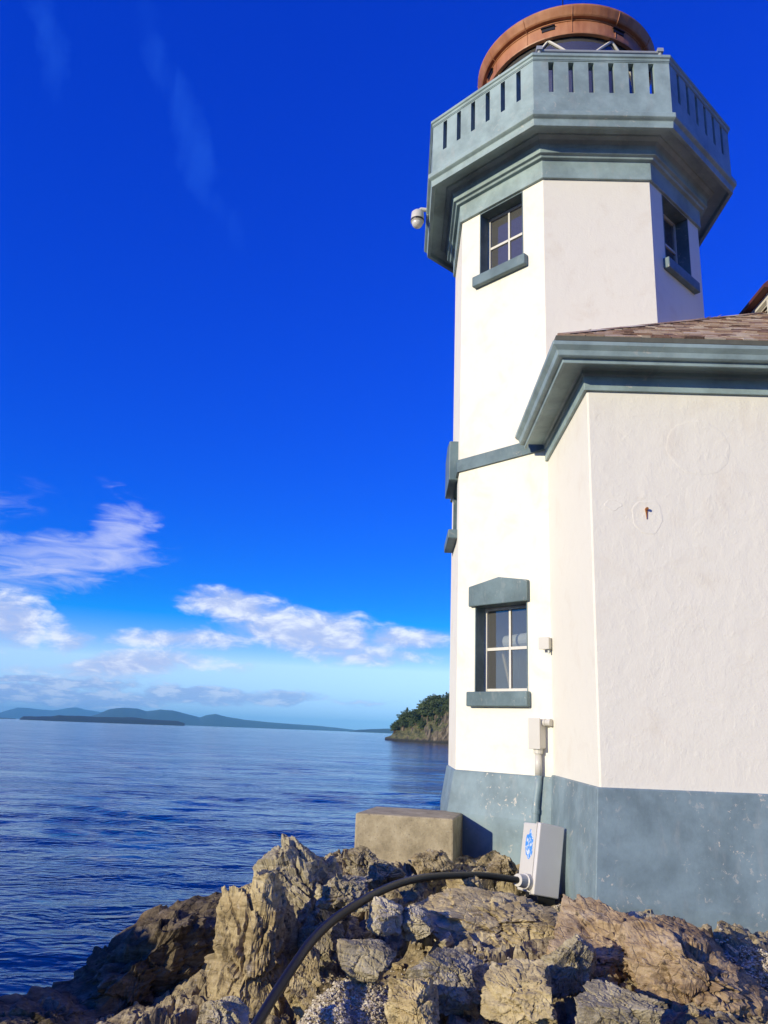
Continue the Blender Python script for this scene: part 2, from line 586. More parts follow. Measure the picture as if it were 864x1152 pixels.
TAN = ((0.085, 0.062, 0.03), (0.33, 0.255, 0.13), (0.52, 0.425, 0.235), (0.68, 0.59, 0.38))
GREY = ((0.05, 0.042, 0.028), (0.24, 0.20, 0.12), (0.42, 0.365, 0.24), (0.60, 0.55, 0.41))
RED = ((0.07, 0.045, 0.026), (0.25, 0.17, 0.095), (0.43, 0.32, 0.19), (0.60, 0.50, 0.33))
BRN = ((0.035, 0.027, 0.016), (0.20, 0.155, 0.085), (0.39, 0.32, 0.185), (0.58, 0.51, 0.335))
SHADED = ((0.018, 0.014, 0.008), (0.08, 0.06, 0.033), (0.19, 0.15, 0.085), (0.40, 0.34, 0.22))  # darkened brown rock: shade of the left outcrop put into the colour
PALE = ((0.10, 0.08, 0.05), (0.35, 0.30, 0.19), (0.52, 0.46, 0.32), (0.68, 0.63, 0.48))
M_ROCK = rock_mat('brown_bedrock', BRN, 0.45, 0.14)
M_SHADED = rock_mat('shade_dark_rock', SHADED, 0.12, 0.15)
M_TAN = rock_mat('tan_rock', TAN, 0.3, 0.22, rot=(1.1, 0.2, 0.9))
M_GREYR = rock_mat('grey_brown_rock', GREY, 0.4, 0.12, rot=(0.3, 1.0, 0.2))
M_RED = rock_mat('reddish_rock', RED, 0.3, 0.15, rot=(0.9, 0.5, 0.1))
M_PALE = rock_mat('pale_lichened_rock', PALE, 0.7, 0.15)
M_WATER = None


# ------------------------------------------------------------------ sea
def mk_water():
    m, nt, p = material('sea_water')
    c = nt.n('ShaderNodeNewGeometry').outputs['Position']
    pa = nt.noise(nt.mapping(c, (0.22, 1.2, 1), (0, 0, R(4))), 0.03, 3, 0.5)
    pb = nt.noise(nt.mapping(c, (0.25, 1.3, 1), (0, 0, R(-5))), 0.16, 4, 0.55)
    pc = nt.noise(nt.mapping(c, (0.3, 1.3, 1), (0, 0, R(8))), 0.8, 3, 0.5)
    patch = nt.smooth(nt.m('ADD', nt.m('MULTIPLY', pa, 0.35), nt.m('ADD', nt.m('MULTIPLY', pb, 0.4), nt.m('MULTIPLY', pc, 0.25))), 0.42, 0.60)
    def crest(n):
        return nt.m('SUBTRACT', 1.0, nt.m('ABSOLUTE', nt.m('MULTIPLY', nt.m('SUBTRACT', n, 0.5), 2.6)))
    hb = crest(nt.noise(nt.mapping(c, (0.35, 1.0, 1), (0, 0, R(3))), 0.042, 2, 0.5, 0.2))
    h0 = crest(nt.noise(nt.mapping(c, (0.65, 1.1, 1), (0, 0, R(-6))), 0.17, 2, 0.45, 0.3))
    h1 = crest(nt.noise(nt.mapping(c, (0.75, 1.15, 1), (0, 0, R(9))), 0.75, 2, 0.5, 0.3))
    h2 = nt.noise(nt.mapping(c, (0.6, 1.2, 1), (0, 0, R(-12))), 2.6, 3, 0.55, 0.2)
    nm = bump(nt, hb, 0.5, 0.9)
    nm = bump(nt, h0, 0.75, 0.24, nm)
    nm = bump(nt, h1, nt.m('ADD', 0.25, nt.m('MULTIPLY', patch, 0.75)), 0.15, nm)
    nm = bump(nt, h2, nt.m('ADD', 0.14, nt.m('MULTIPLY', patch, 0.6)), 0.09, nm)
    setp(nt, p, col=(0.0, 0.012, 0.055), rough=0.085, norm=nm)
    p.inputs['IOR'].default_value = 1.333
    return m


M_WATER = mk_water()


def make_sea():
    fine = np.radians(np.linspace(-36, 12, 430))
    coarse = np.radians(np.linspace(12, 324, 80))[1:-1]
    ang = np.concatenate([fine, coarse])
    r = [3.0]
    while r[-1] < 1400:
        r.append(r[-1] * (1.011 if r[-1] > 12 else 1.08))
    while r[-1] < 44000 / 1.25:
        r.append(r[-1] * 1.25)
    r = np.array(r)
    A, Rr = np.meshgrid(ang, r)
    x, y = np.sin(A) * Rr, np.cos(A) * Rr
    res = Rr * 0.011
    z = np.zeros_like(x)
    rg = np.random.default_rng(3)
    for i in range(64):
        lam = 0.8 * (17 / 0.8) ** rg.random()
        th = R(188) + rg.normal() * 0.34
        amp = 0.0036 * lam ** 0.95 * (0.5 + rg.random())
        k = 2 * math.pi / lam
        att = np.clip((lam / res - 2.5) / 3.0, 0, 1)
        ph = k * (x * math.sin(th) + y * math.cos(th)) + rg.random() * 6.28 + 0.6 * vnoise(x / lam / 6, y / lam / 6, x * 0, i)
        s = np.sin(ph)
        z += amp * att * (s + 0.25 * np.cos(2 * ph))
    z *= 0.55 + 0.5 * vnoise(x / 26, y / 11, x * 0, 91)
    z[Rr > 1400] = 0
    n, m = len(r), len(ang)
    V = np.stack([x, y, z], -1).reshape(-1, 3)
    i, j = np.meshgrid(np.arange(n - 1), np.arange(m), indexing='ij')
    j2 = (j + 1) % m
    F = np.stack([i * m + j, i * m + j2, (i + 1) * m + j2, (i + 1) * m + j], -1).reshape(-1, 4)
    F = F[:, ::-1]
    return prop(np_mesh('sea', V, F, M_WATER), kind='structure')


make_sea()


# ------------------------------------------------------------------ far hills and the island
def far_ridge(name, prof, d, depth, mat, rough, seed):
    """a long hill: prof = photo (x, crest y) pairs at distance d; built as a real ridge with a front and a back slope"""
    xs = np.linspace(prof[0][0], prof[-1][0], 260)
    ys = np.interp(xs, [q[0] for q in prof], [q[1] for q in prof])
    V, rows = [], 13
    for t in np.linspace(0, 1, rows):
        dd = d + depth * t
        hgt = math.sin(math.pi * t) ** 0.8
        for px, py in zip(xs, ys):
            top = at(px, py, d + depth * 0.5)
            b = at(px, py, dd)
            V.append((b.x, b.y, -2 + (max(top.z, 0.0) + 2) * hgt))
    V = np.array(V)
    k = len(xs)
    sc = depth / 5
    V[:, 2] += rough * V[:, 2].clip(0) * fbm(V[:, 0] / sc, V[:, 1] / sc, V[:, 2] * 0, 5, seed)
    i, j = np.meshgrid(np.arange(rows - 1), np.arange(k - 1), indexing='ij')
    F = np.stack([i * k + j, i * k + j + 1, (i + 1) * k + j + 1, (i + 1) * k + j], -1).reshape(-1, 4)
    return prop(np_mesh(name, V, F, mat), kind='structure')


M_FOREST = plain('dark_forest', (0.016, 0.03, 0.022), 0.9, scale=0.01, bmp=0.0, var=0.3)
far_ridge('far_mountains', [(-500, 809), (-350, 790), (-200, 798), (-60, 803), (0, 802), (20, 797), (60, 800), (85, 796), (112, 801), (135, 799), (160, 805), (190, 811)], 32000, 5000, M_FOREST, 0.1, 1)
far_ridge('distant_hills', [(95, 808), (112, 803), (122, 799), (140, 796.5), (155, 797.5), (165, 800), (180, 798), (195, 800), (210, 804), (225, 807.5), (232, 805), (242, 803.5), (255, 806),
                            (275, 810), (300, 812.5), (330, 815), (360, 817), (385, 819.5), (402, 821.5)], 17000, 3500, M_FOREST, 0.1, 2)
far_ridge('dark_island', [(22, 808.5), (26, 805.5), (40, 805.8), (58, 805.8), (66, 804.6), (90, 805.5), (110, 806.6), (150, 807.6), (180, 809.8), (200, 811.5), (208, 813.8)], 6500, 900, M_FOREST, 0.12, 3)
far_ridge('low_point', [(-300, 800), (-120, 803), (-30, 807.0), (5, 807.6), (18, 808.6)], 9000, 900, M_FOREST, 0.1, 4)
far_ridge('right_point', [(392, 823), (402, 821), (420, 820.0), (445, 819.5), (480, 818), (560, 815)], 11000, 1500, M_FOREST, 0.1, 5)

# ------------------------------------------------------------------ headland with its trees
M_CLIFF = None


def mk_cliff():
    m, nt, p = material('headland_cliff')
    g = nt.n('ShaderNodeNewGeometry')
    c = g.outputs['Position']
    up = nt.n('ShaderNodeSeparateXYZ', {0: g.outputs['Normal']}).outputs[2]
    n = nt.noise(nt.mapping(c, (1, 1, 0.4)), 0.22, 6, 0.65, 0.4)
    rk = ramp(nt, n, [(0.36, (0.03, 0.024, 0.016)), (0.5, (0.11, 0.085, 0.052)), (0.68, (0.28, 0.235, 0.16))])
    gr = ramp(nt, nt.noise(c, 0.3, 4), [(0.35, (0.05, 0.06, 0.018)), (0.65, (0.16, 0.145, 0.05))])
    f = nt.smooth(nt.m('ADD', up, nt.m('MULTIPLY', nt.m('SUBTRACT', n, 0.5), 0.5)), 0.5, 0.68)
    cc = nt.mix(f, rk, gr)
    z = nt.n('ShaderNodeSeparateXYZ', {0: c}).outputs[2]
    cc = nt.mix(nt.smooth(nt.m('ADD', z, nt.m('MULTIPLY', n, 3.0)), 5.0, 2.5), cc, (0.02, 0.018, 0.014))
    setp(nt, p, col=cc, rough=0.9, norm=bump(nt, n, 1.0, 2.5))
    return m


M_CLIFF = mk_cliff()
HEAD_P = [(434, 830), (441, 827), (447, 820), (456, 814.5), (470, 808), (484, 800), (503, 789), (530, 776), (580, 760), (640, 750)]


def head_base(px):
    return 880 - (px - 437) * 0.9


def make_headland():
    xs = np.linspace(434, 640, 240)
    rows = 60
    V = np.zeros((rows, len(xs), 3))
    tt = np.linspace(0, 1, rows)
    prof_t = [0, .03, .12, .22, .40, .6, .85, 1]
    prof_h = [-.1, .10, .42, .55, .85, 1.0, .9, -.1]
    for jx, px in enumerate(xs):
        d0 = head_base(px)
        crest = at(px, np.interp(px, [q[0] for q in HEAD_P], [q[1] for q in HEAD_P]), d0 + 55).z
        for it, t in enumerate(tt):
            q = at(px, 800, d0 + 95 * t)
            V[it, jx] = (q.x, q.y, max(crest, 1.0) * np.interp(t, prof_t, prof_h))
    V = V.reshape(-1, 3)
    x, y, z = V.T
    f = fbm(x / 16, y / 16, z * 0, 5, 5)
    rid = np.abs(fbm(x / 6, y / 14, z / 20, 4, 8))
    amp = np.clip(z / 14, 0, 1)
    V[:, 2] = z + amp * (3.2 * f - 2.2 * rid)
    V[:, 1] = y + amp * 6.0 * fbm(x / 7, z / 9, y * 0, 4, 21)
    k = len(xs)
    i, j = np.meshgrid(np.arange(rows - 1), np.arange(k - 1), indexing='ij')
    F = np.stack([i * k + j, i * k + j + 1, (i + 1) * k + j + 1, (i + 1) * k + j], -1).reshape(-1, 4)
    prop(np_mesh('headland', V, F, M_CLIFF), kind='structure')
    return V.reshape(rows, k, 3), xs


HV, HX = make_headland()


def leaf_mat(name, a, b):
    m, nt, p = material(name)
    c = nt.n('ShaderNodeNewGeometry').outputs['Position']
    inf = nt.n('ShaderNodeObjectInfo').outputs['Random']
    f = nt.m('ADD', nt.m('MULTIPLY', nt.noise(c, 0.6, 3), 0.7), nt.m('MULTIPLY', inf, 0.3))
    setp(nt, p, col=ramp(nt, f, [(0.3, a), (0.7, b)]), rough=0.7)
    return m


M_LEAF = leaf_mat('evergreen_leaves', (0.03, 0.055, 0.014), (0.10, 0.135, 0.035))
M_BARK = plain('bark', (0.09, 0.06, 0.04), 0.9)


def tree_proto(seed, conifer):
    rg = np.random.default_rng(seed)
    root = empty('evergreen_tree')
    t = MB()
    h = 1.0
    t.tube([(0, 0, -0.12), (0.01, 0, 0.3), (0.02, 0.01, 0.62), (0.02, 0.01, 0.9)], [0.035, 0.028, 0.018, 0.006], 7)
    cl = []
    if conifer:
        for k in range(46):
            z = 0.2 + 0.8 * rg.random() ** 0.9
            rr = (1.03 - z) * 0.30 * (0.5 + rg.random() * 0.7)
            a = rg.random() * 6.28
            cl.append((rr * math.cos(a), rr * math.sin(a), z - rr * 0.25, 0.05 + 0.09 * (1 - z)))
    else:
        for k in range(9):
            a, rr, z = rg.random() * 6.28, 0.28 * rg.random() ** 0.6, 0.5 + 0.42 * rg.random()
            cx, cy = rr * math.cos(a), rr * math.sin(a)
            t.tube([(0.015, 0, 0.35 + 0.2 * rg.random()), (cx * 0.6, cy * 0.6, z - 0.1), (cx, cy, z)], [0.016, 0.01, 0.004], 5)
            for q in range(7):
                e = rg.normal(size=3) * 0.085
                cl.append((cx + e[0], cy + e[1], z + e[2] * 0.6, 0.055 + 0.05 * rg.random()))
    V, F = [], []
    for cx, cy, cz, s in cl:
        for q in range(16):
            d = rg.normal(size=3)
            d /= np.linalg.norm(d)
            c = np.array([cx, cy, cz]) + d * s * rg.random() ** 0.4 * np.array([1.2, 1.2, 0.7])
            u = rg.normal(size=3)
            u /= np.linalg.norm(u)
            v = np.cross(u, d)
            v /= (np.linalg.norm(v) + 1e-6)
            e = s * 0.42
            b = len(V)
            V += [c - u * e, c + v * e * 0.7, c + u * e, c - v * e * 0.7]
            F.append((b, b + 1, b + 2, b + 3))
    t.build('trunk', M_BARK, root, smooth=True)
    np_mesh('crown', V, F, M_LEAF, root, smooth=False)
    return root


def copy_tree(o):
    c = o.copy()
    COL.objects.link(c)
    for ch in o.children:
        k = ch.copy()
        COL.objects.link(k)
        k.parent = c
    return c


protos = [tree_proto(s, cf) for s, cf in ((1, True), (2, False), (3, False), (4, True), (5, False))]
KINDS = ['pointed dark evergreen tree among the wood on the headland', 'broad round-crowned dark tree among the wood on the headland']
used = set()
rg = np.random.default_rng(77)
ntree = 0
while ntree < 150:
    px = 440 + (600 - 440) * rg.random() ** 1.5
    t = 0.20 + 0.48 * rg.random()
    jx = int(np.argmin(np.abs(HX - px)))
    it = int(t * 59)
    p = HV[it, jx]
    if p[2] < 7 or (t < 0.30 and rg.random() < 0.6):
        continue
    i = int(rg.integers(0, 5))
    o = protos[i]
    if i in used:
        o = copy_tree(o)
    used.add(i)
    h = 9.5 + 6.0 * rg.random()
    if px < 452:
        h *= 0.75
    o.location = (p[0], p[1], p[2] - 0.3)
    o.scale = (h * (0.9 + 0.5 * rg.random()), h * (0.9 + 0.4 * rg.random()), h)
    o.rotation_euler = (0, 0, rg.random() * 6.28)
    prop(o, KINDS[0] if i in (0, 3) else KINDS[1], 'tree', 'pointed evergreens on the headland' if i in (0, 3) else 'round-crowned trees on the headland')
    ntree += 1

# ------------------------------------------------------------------ rocky ground
TX, TY, ROT = 2.421, 9.716, R(-1.46)          # tower axis and turn of the building
GZ = -1.4                                     # floor level of the lighthouse, below the eye


def ground_base(x, y):
    """height below the eye of the smooth ground"""
    h = -1.80 + 0.13 * (np.clip(y, 3, 9) - 4.5)
    h = h + 0.03 * np.clip(x, -2, 3) + 0.27 * sstep(0.05, 0.5, x) * (1 - sstep(5.7, 6.6, y))
    left = np.clip(-0.8 - x - 0.12 * (y - 5), 0, 60)
    h = h - 0.27 * left - 0.05 * left ** 1.6
    # the sea side: beyond a line running from far left behind the outcrops to the left of the tower
    sea = np.clip((y - 7.2) - np.clip((x + 1.3) * 1.6, -3.5, 3.4), 0, 60) * (1 - sstep(0.35, 1.6, x - 0.089 * np.maximum(y, 9.3)))
    h = h - 0.75 * sea - 0.04 * sea ** 2
    return np.maximum(h, -EYE - 1.5)


def ground_h(x, y):
    g = ground_base(x, y)
    z = x * 0
    # warp and skew so that the broken slabs dip one way
    wx = x + 0.18 * fbm(x * 1.1, y * 1.1, z, 4, 40)
    wy = y + 0.18 * fbm(x * 1.1, y * 1.1, z, 4, 50)
    c, s = math.cos(R(28)), math.sin(R(28))
    ux, uy = wx * c + wy * s, -wx * s + wy * c
    f1, e1 = facets(ux / 0.70, uy / 0.36, 5, 1.0, 0.62)
    f2, e2 = facets(ux / 0.24, uy / 0.13, 15, 0.8, 0.55)
    f3, e3 = facets(ux / 0.075, uy / 0.055, 25, 0.8, 0.6)
    calm = 1 - 0.7 * sstep(2.4, 3.8, x) * sstep(5.4, 6.2, y)
    far = 1 + 2.0 * sstep(9, 14, np.hypot(x, y))
    h = g + calm * (0.30 * f1 * far + 0.08 * f2 + 0.026 * f3 + 0.05 * fbm(x * 3, y * 3, z, 5, 60, 0.6) + 0.014 * fbm(x * 17, y * 17, z, 3, 66, 0.6))
    h = h - calm * (0.16 * (1 - sstep(0, 0.10, e1)) + 0.06 * (1 - sstep(0, 0.13, e2)))
    return h


def spaced(lo, f0, f1, hi, st):
    a = list(np.arange(f0, f1, st))
    q, s = f0, st
    b = []
    while q > lo:
        s = min(s * 1.25, 1.2)
        q -= s
        b.append(q)
    q, s = a[-1], st
    while q < hi:
        s = min(s * 1.25, 1.2)
        q += s
        a.append(q)
    return np.array(b[::-1] + a)


gx = spaced(-30, -3.6, 4.2, 26, 0.0165)
gy = spaced(-22, 3.6, 9.6, 34, 0.0165)
GX, GY = np.meshgrid(gx, gy)
GH = ground_h(GX, GY)
n_, m_ = GX.shape
i_, j_ = np.meshgrid(np.arange(n_ - 1), np.arange(m_ - 1), indexing='ij')
gf = np.stack([i_ * m_ + j_, i_ * m_ + j_ + 1, (i_ + 1) * m_ + j_ + 1, (i_ + 1) * m_ + j_], -1).reshape(-1, 4)
prop(np_mesh('rocky_ground', np.stack([GX, GY, GH + EYE], -1).reshape(-1, 3), gf, M_ROCK, smooth=False), kind='structure')


# ------------------------------------------------------------------ boulders
def ico(sub):
    bm = bmesh.new()
    bmesh.ops.create_icosphere(bm, subdivisions=sub, radius=1.0)
    V = np.array([v.co for v in bm.verts])
    F = np.array([[v.index for v in f.verts] for f in bm.faces])
    bm.free()
    return V, F


ICO = {}


def boulder(name, loc, size, rot, seed, mat, label, cuts=26, rough=1.0, sub=6, planes=(), group=None):
    """a broken rock: a ball cut by random planes, then chipped and roughened; size = half axes"""
    if sub not in ICO:
        ICO[sub] = ico(sub)
    V, F = ICO[sub][0].copy(), ICO[sub][1]
    rg = np.random.default_rng(seed)
    for k in range(cuts):
        n = rg.normal(size=3)
        n /= np.linalg.norm(n)
        d = 0.50 + 0.30 * rg.random()
        s = V @ n
        V -= np.outer(np.clip(s - d, 0, None), n) * 1.0
    for nx, ny, nz, d in planes:
        n = np.array([nx, ny, nz], float)
        n /= np.linalg.norm(n)
        V -= np.outer(np.clip(V @ n - d, 0, None), n) * 0.95
    V *= np.array(size)
    M = np.array(Matrix.Rotation(rot[2], 3, 'Z') @ Matrix.Rotation(rot[1], 3, 'Y') @ Matrix.Rotation(rot[0], 3, 'X'))
    V = V @ M.T
    ln = V / (np.linalg.norm(V, axis=1, keepdims=True) + 1e-6)
    s0 = float(np.mean(size))
    o = rg.random(3) * 40
    Q = V / s0 + o
    x, y, z = Q.T
    # bedding: squash the chip pattern along one dipping direction so that the rock splits in slabs
    bd = np.array([0.5, 0.35, 0.8]) + rg.normal(size=3) * 0.25
    bd /= np.linalg.norm(bd)
    wv = 0.14 * np.stack([fbm(x * 1.7, y * 1.7, z * 1.7, 3, seed + q) for q in (1, 2, 3)], -1)
    Qb = Q + wv + np.outer((Q + wv) @ bd, bd) * 0.9
    f4, e4 = facets3(Qb * 22.0, seed + 71, 1.1, 0.8)
    f1, e1 = facets3(Qb * 1.25, seed + 11, 1.25, 0.34)
    f2, e2 = facets3(Qb * 3.3, seed + 31, 1.3, 0.28)
    f3, e3 = facets3(Qb * 9.5, seed + 51, 1.3, 0.3)
    nrm = (0.22 * f1 + 0.10 * f2 + 0.024 * f3 + 0.008 * f4 - 0.075 * (1 - sstep(0, 0.045, e1)) - 0.028 * (1 - sstep(0, 0.06, e2))
           + 0.05 * fbm(x * 1.2, y * 1.2, z * 1.2, 3, seed + 3) + 0.016 * fbm(x * 13, y * 13, z * 13, 4, seed + 5, 0.7))
    V = V + ln * (nrm * s0 * rough)[:, None]
    ob = np_mesh(name, V, F, mat, smooth=False)
    ob.location = loc
    return prop(ob, label, 'rock', group)


def rock_at(px, py, d, wpx, hpx, depth, rotz, seed, mat, label, **kw):
    """boulder whose middle is seen at (px, py), with its breadth and height given as they look in photo pixels"""
    k = d / FPX * 1.02
    return boulder(kw.pop('name', 'boulder'), at(px, py, d), (wpx * k / 2 * 1.16, depth, hpx * k / 2 * 1.14), kw.pop('rot', (0, 0, rotz)), seed, mat, label, **kw)


rock_at(284, 1075, 5.85, 124, 210, 0.36, 0.25, 101, M_TAN, 'tall upright tan boulder with ochre streaks left of the black pipe', planes=[(-0.75, -0.62, 0.25, 0.42), (0.85, -0.35, 0.40, 0.42), (-.4, -.3, 1, .8), (0.1, -1, 0.3, 0.55)], rot=(0.1, 0.10, 0.2), cuts=10)
rock_at(334, 1022, 6.5, 112, 142, 0.40, 0.5, 112, M_GREYR, 'dark grey-brown boulder standing behind the tall tan boulder', planes=[(-0.5, -0.8, 0.2, 0.55), (0.7, -0.6, 0.3, 0.5)], rot=(0.1, -0.1, 0.4), cuts=12)
rock_at(160, 1112, 6.5, 262, 138, 0.6, 0.3, 123, M_SHADED, 'long dark rock outcrop sloping down at the left edge above the sea', name='rock_outcrop', planes=[(-0.35, -0.1, 0.9, 0.42), (0.35, -0.9, -0.15, 0.40)], rot=(0.0, -0.38, 0.35), cuts=8)
rock_at(30, 1168, 6.0, 160, 70, 0.5, 0.2, 129, M_SHADED, 'low dark rock at the lower left corner by the water', planes=[(-0.2, -0.1, 1, 0.5)], rot=(0.0, 0.15, 0.2), cuts=10)
rock_at(407, 972, 7.7, 50, 40, 0.2, 0.0, 134, M_GREYR, 'brown angular rock under the left end of the concrete block')
rock_at(386, 1006, 6.05, 62, 52, 0.22, 0.6, 141, M_PALE, 'pale speckled rock above the black pipe, below the concrete block')
rock_at(408, 1080, 5.1, 66, 58, 0.18, 0.3, 152, M_PALE, 'smooth pale grey boulder just right of the black pipe', planes=[(-0.3, -0.85, 0.3, 0.5), (-0.1, -0.4, 1, 0.6)], rough=0.55)
rock_at(463, 1000, 6.5, 32, 32, 0.12, 0.2, 163, M_GREYR, 'small pointed brown stone below the black pipe', planes=[(-0.7, -0.5, 0.6, 0.35), (0.7, -0.5, 0.6, 0.35)])
rock_at(436, 1034, 5.6, 54, 38, 0.16, 0.9, 174, M_PALE, 'white-stained flat rock between the pale boulder and the black pipe')
rock_at(468, 1038, 5.7, 46, 36, 0.16, 0.1, 185, M_PALE, 'white-patched rock left of the broad tan slab')
rock_at(527, 1006, 7.0, 52, 36, 0.18, -0.2, 196, M_TAN, 'square brown rock below the black pipe, left of the utility box', planes=[(-0.1, -0.9, 0.2, 0.45)])
rock_at(486, 972, 8.0, 52, 34, 0.22, 0.2, 207, M_ROCK, 'dark rock under the right end of the concrete block')
rock_at(562, 1040, 6.1, 170, 62, 0.42, 0.25, 218, M_TAN, 'broad tan slab of rock in front of the utility box', planes=[(-0.1, -0.3, 0.95, 0.42), (-0.2, -1, 0.3, 0.5)], rot=(0.15, 0.05, 0.2), cuts=10)
rock_at(690, 1072, 5.7, 130, 76, 0.40, -0.3, 229, M_RED, 'reddish brown boulder in front of the corner of the slate base', planes=[(-0.2, -0.5, 0.85, 0.45), (0.5, -0.6, 0.2, 0.5)], rot=(0.2, 0.2, -0.3), cuts=10)
rock_at(778, 1112, 5.3, 120, 110, 0.42, -0.2, 236, M_RED, 'large reddish rock nearest the slate blue wall at the right', planes=[(0.3, -0.2, 0.9, 0.5), (-0.2, -0.9, 0.3, 0.45)], rot=(0.2, 0.35, -0.2), cuts=10)
rock_at(246, 1146, 5.0, 50, 46, 0.18, 0.2, 292, M_PALE, 'small white-streaked rock at the foot of the tall tan boulder')
rock_at(342, 1108, 5.3, 46, 76, 0.18, 0.4, 303, M_TAN, 'tan rock wedged against the right of the tall boulder, behind the pipe')
rock_at(362, 1060, 5.9, 50, 44, 0.22, 0.4, 304, M_GREYR, 'brown rock under the bend of the black pipe')
rock_at(724, 1040, 6.1, 60, 26, 0.2, 0.1, 315, M_PALE, 'low pale rock against the foot of the slate blue wall')
rock_at(566, 978, 7.9, 36, 24, 0.18, 0.1, 337, M_ROCK, 'dark rock in the shadow between concrete block and utility box')
rock_at(430, 985, 7.2, 44, 34, 0.18, 0.7, 341, M_GREYR, 'dark angular rock left of the pointed stone, behind the pipe')
rock_at(620, 1046, 6.3, 60, 34, 0.2, 0.3, 352, M_TAN, 'small tan rock at the foot of the utility box')
rock_at(508, 1102, 5.05, 84, 62, 0.2, 0.6, 247, M_GREYR, 'blocky grey-brown rock in front of the broad tan slab', planes=[(-0.4, -0.9, 0.3, 0.42), (0.2, -0.3, 0.95, 0.45)], cuts=14)
rock_at(585, 1126, 4.85, 96, 70, 0.22, -0.3, 258, M_TAN, 'square-edged tan rock at the bottom middle of the picture', planes=[(-0.5, -0.85, 0.2, 0.42), (-0.1, -0.4, 0.95, 0.45)], cuts=12)
rock_at(642, 1092, 5.3, 60, 70, 0.2, 0.9, 269, M_GREYR, 'steep grey-brown block left of the reddish boulders', planes=[(-0.6, -0.8, 0.1, 0.4)], cuts=12, rot=(0.2, -0.3, 0.9))
rock_at(466, 1136, 4.75, 56, 74, 0.2, 0.2, 270, M_TAN, 'narrow tan rock at the bottom edge right of the shell gravel', planes=[(-0.7, -0.7, 0.1, 0.4)], rot=(0.2, -0.4, 0.2), cuts=12)
rock_at(705, 1142, 4.75, 90, 56, 0.24, 0.2, 281, M_GREYR, 'flat-topped rock at the bottom edge below the reddish boulders', planes=[(-0.1, -0.3, 0.95, 0.42), (-0.3, -0.95, 0.1, 0.45)], cuts=12)


def loose_stones():
    """angular stones fallen between the rocks: six built, the rest copies"""
    rg = np.random.default_rng(21)
    kinds = [(M_TAN, 'tan'), (M_GREYR, 'grey-brown'), (M_PALE, 'pale')]
    protos = {}
    n = 0
    while n < 110:
        k = int(rg.integers(0, 6))
        x, y = -0.75 + 3.6 * rg.random(), 4.4 + 2.6 * rg.random()
        if x > 0.56 * y - 0.3 or (y > 6.0 and x > 1.4):
            continue
        s = 0.035 + 0.075 * rg.random() ** 2
        h = float(ground_h(np.array([x]), np.array([y]))[0]) + EYE
        mt, nm = kinds[k % 3]
        if k not in protos:
            o = boulder('loose_stone', (0, 0, 0), (1.0, 0.8, 0.62), (0, 0, 0), 900 + k, mt, None, cuts=18, sub=4, rough=0.8)
            protos[k] = o
        else:
            o = protos[k].copy()
            COL.objects.link(o)
        o.location = (x, y, h + s * 0.2)
        o.scale = (s * 1.1, s, s)
        o.rotation_euler = (rg.normal() * 0.4, rg.normal() * 0.4, rg.random() * 6.28)
        prop(o, 'small loose angular %s stone lying among the rocks' % nm, 'stone', 'loose %s stones among the rocks' % nm)
        n += 1


loose_stones()
# unseen outcrops, added to keep the sun off the rocks at the left edge
boulder('rock_outcrop', (-4.85, 3.95, EYE - 1.58), (1.1, 0.56, 1.5), (0.0, 0.0, 0.64), 401, M_ROCK, 'tall rock outcrop added beyond the left edge of the view to block the sun', cuts=4, rough=0.6)
boulder('rock_outcrop', (-5.2, 4.75, EYE - 1.75), (1.1, 0.6, 1.5), (0.0, 0.0, 0.64), 402, M_GREYR, 'second rock outcrop added as a sun block beyond the left edge, nearer the water', cuts=4, rough=0.6)


# ------------------------------------------------------------------ shell gravel
def mk_gravel():
    m, nt, p = material('shell_gravel')
    c = nt.n('ShaderNodeNewGeometry').outputs['Position']
    v = nt.n('ShaderNodeTexVoronoi', {'Vector': c, 'Scale': 55.0}).outputs[1]
    s = nt.n('ShaderNodeSeparateColor', {0: v}).outputs[0]
    setp(nt, p, col=ramp(nt, s, [(0.0, (0.30, 0.24, 0.15)), (0.35, (0.46, 0.39, 0.27)), (0.65, (0.54, 0.47, 0.33)), (0.95, (0.66, 0.60, 0.45))]), rough=0.8)
    return m


M_GRAVEL = mk_gravel()


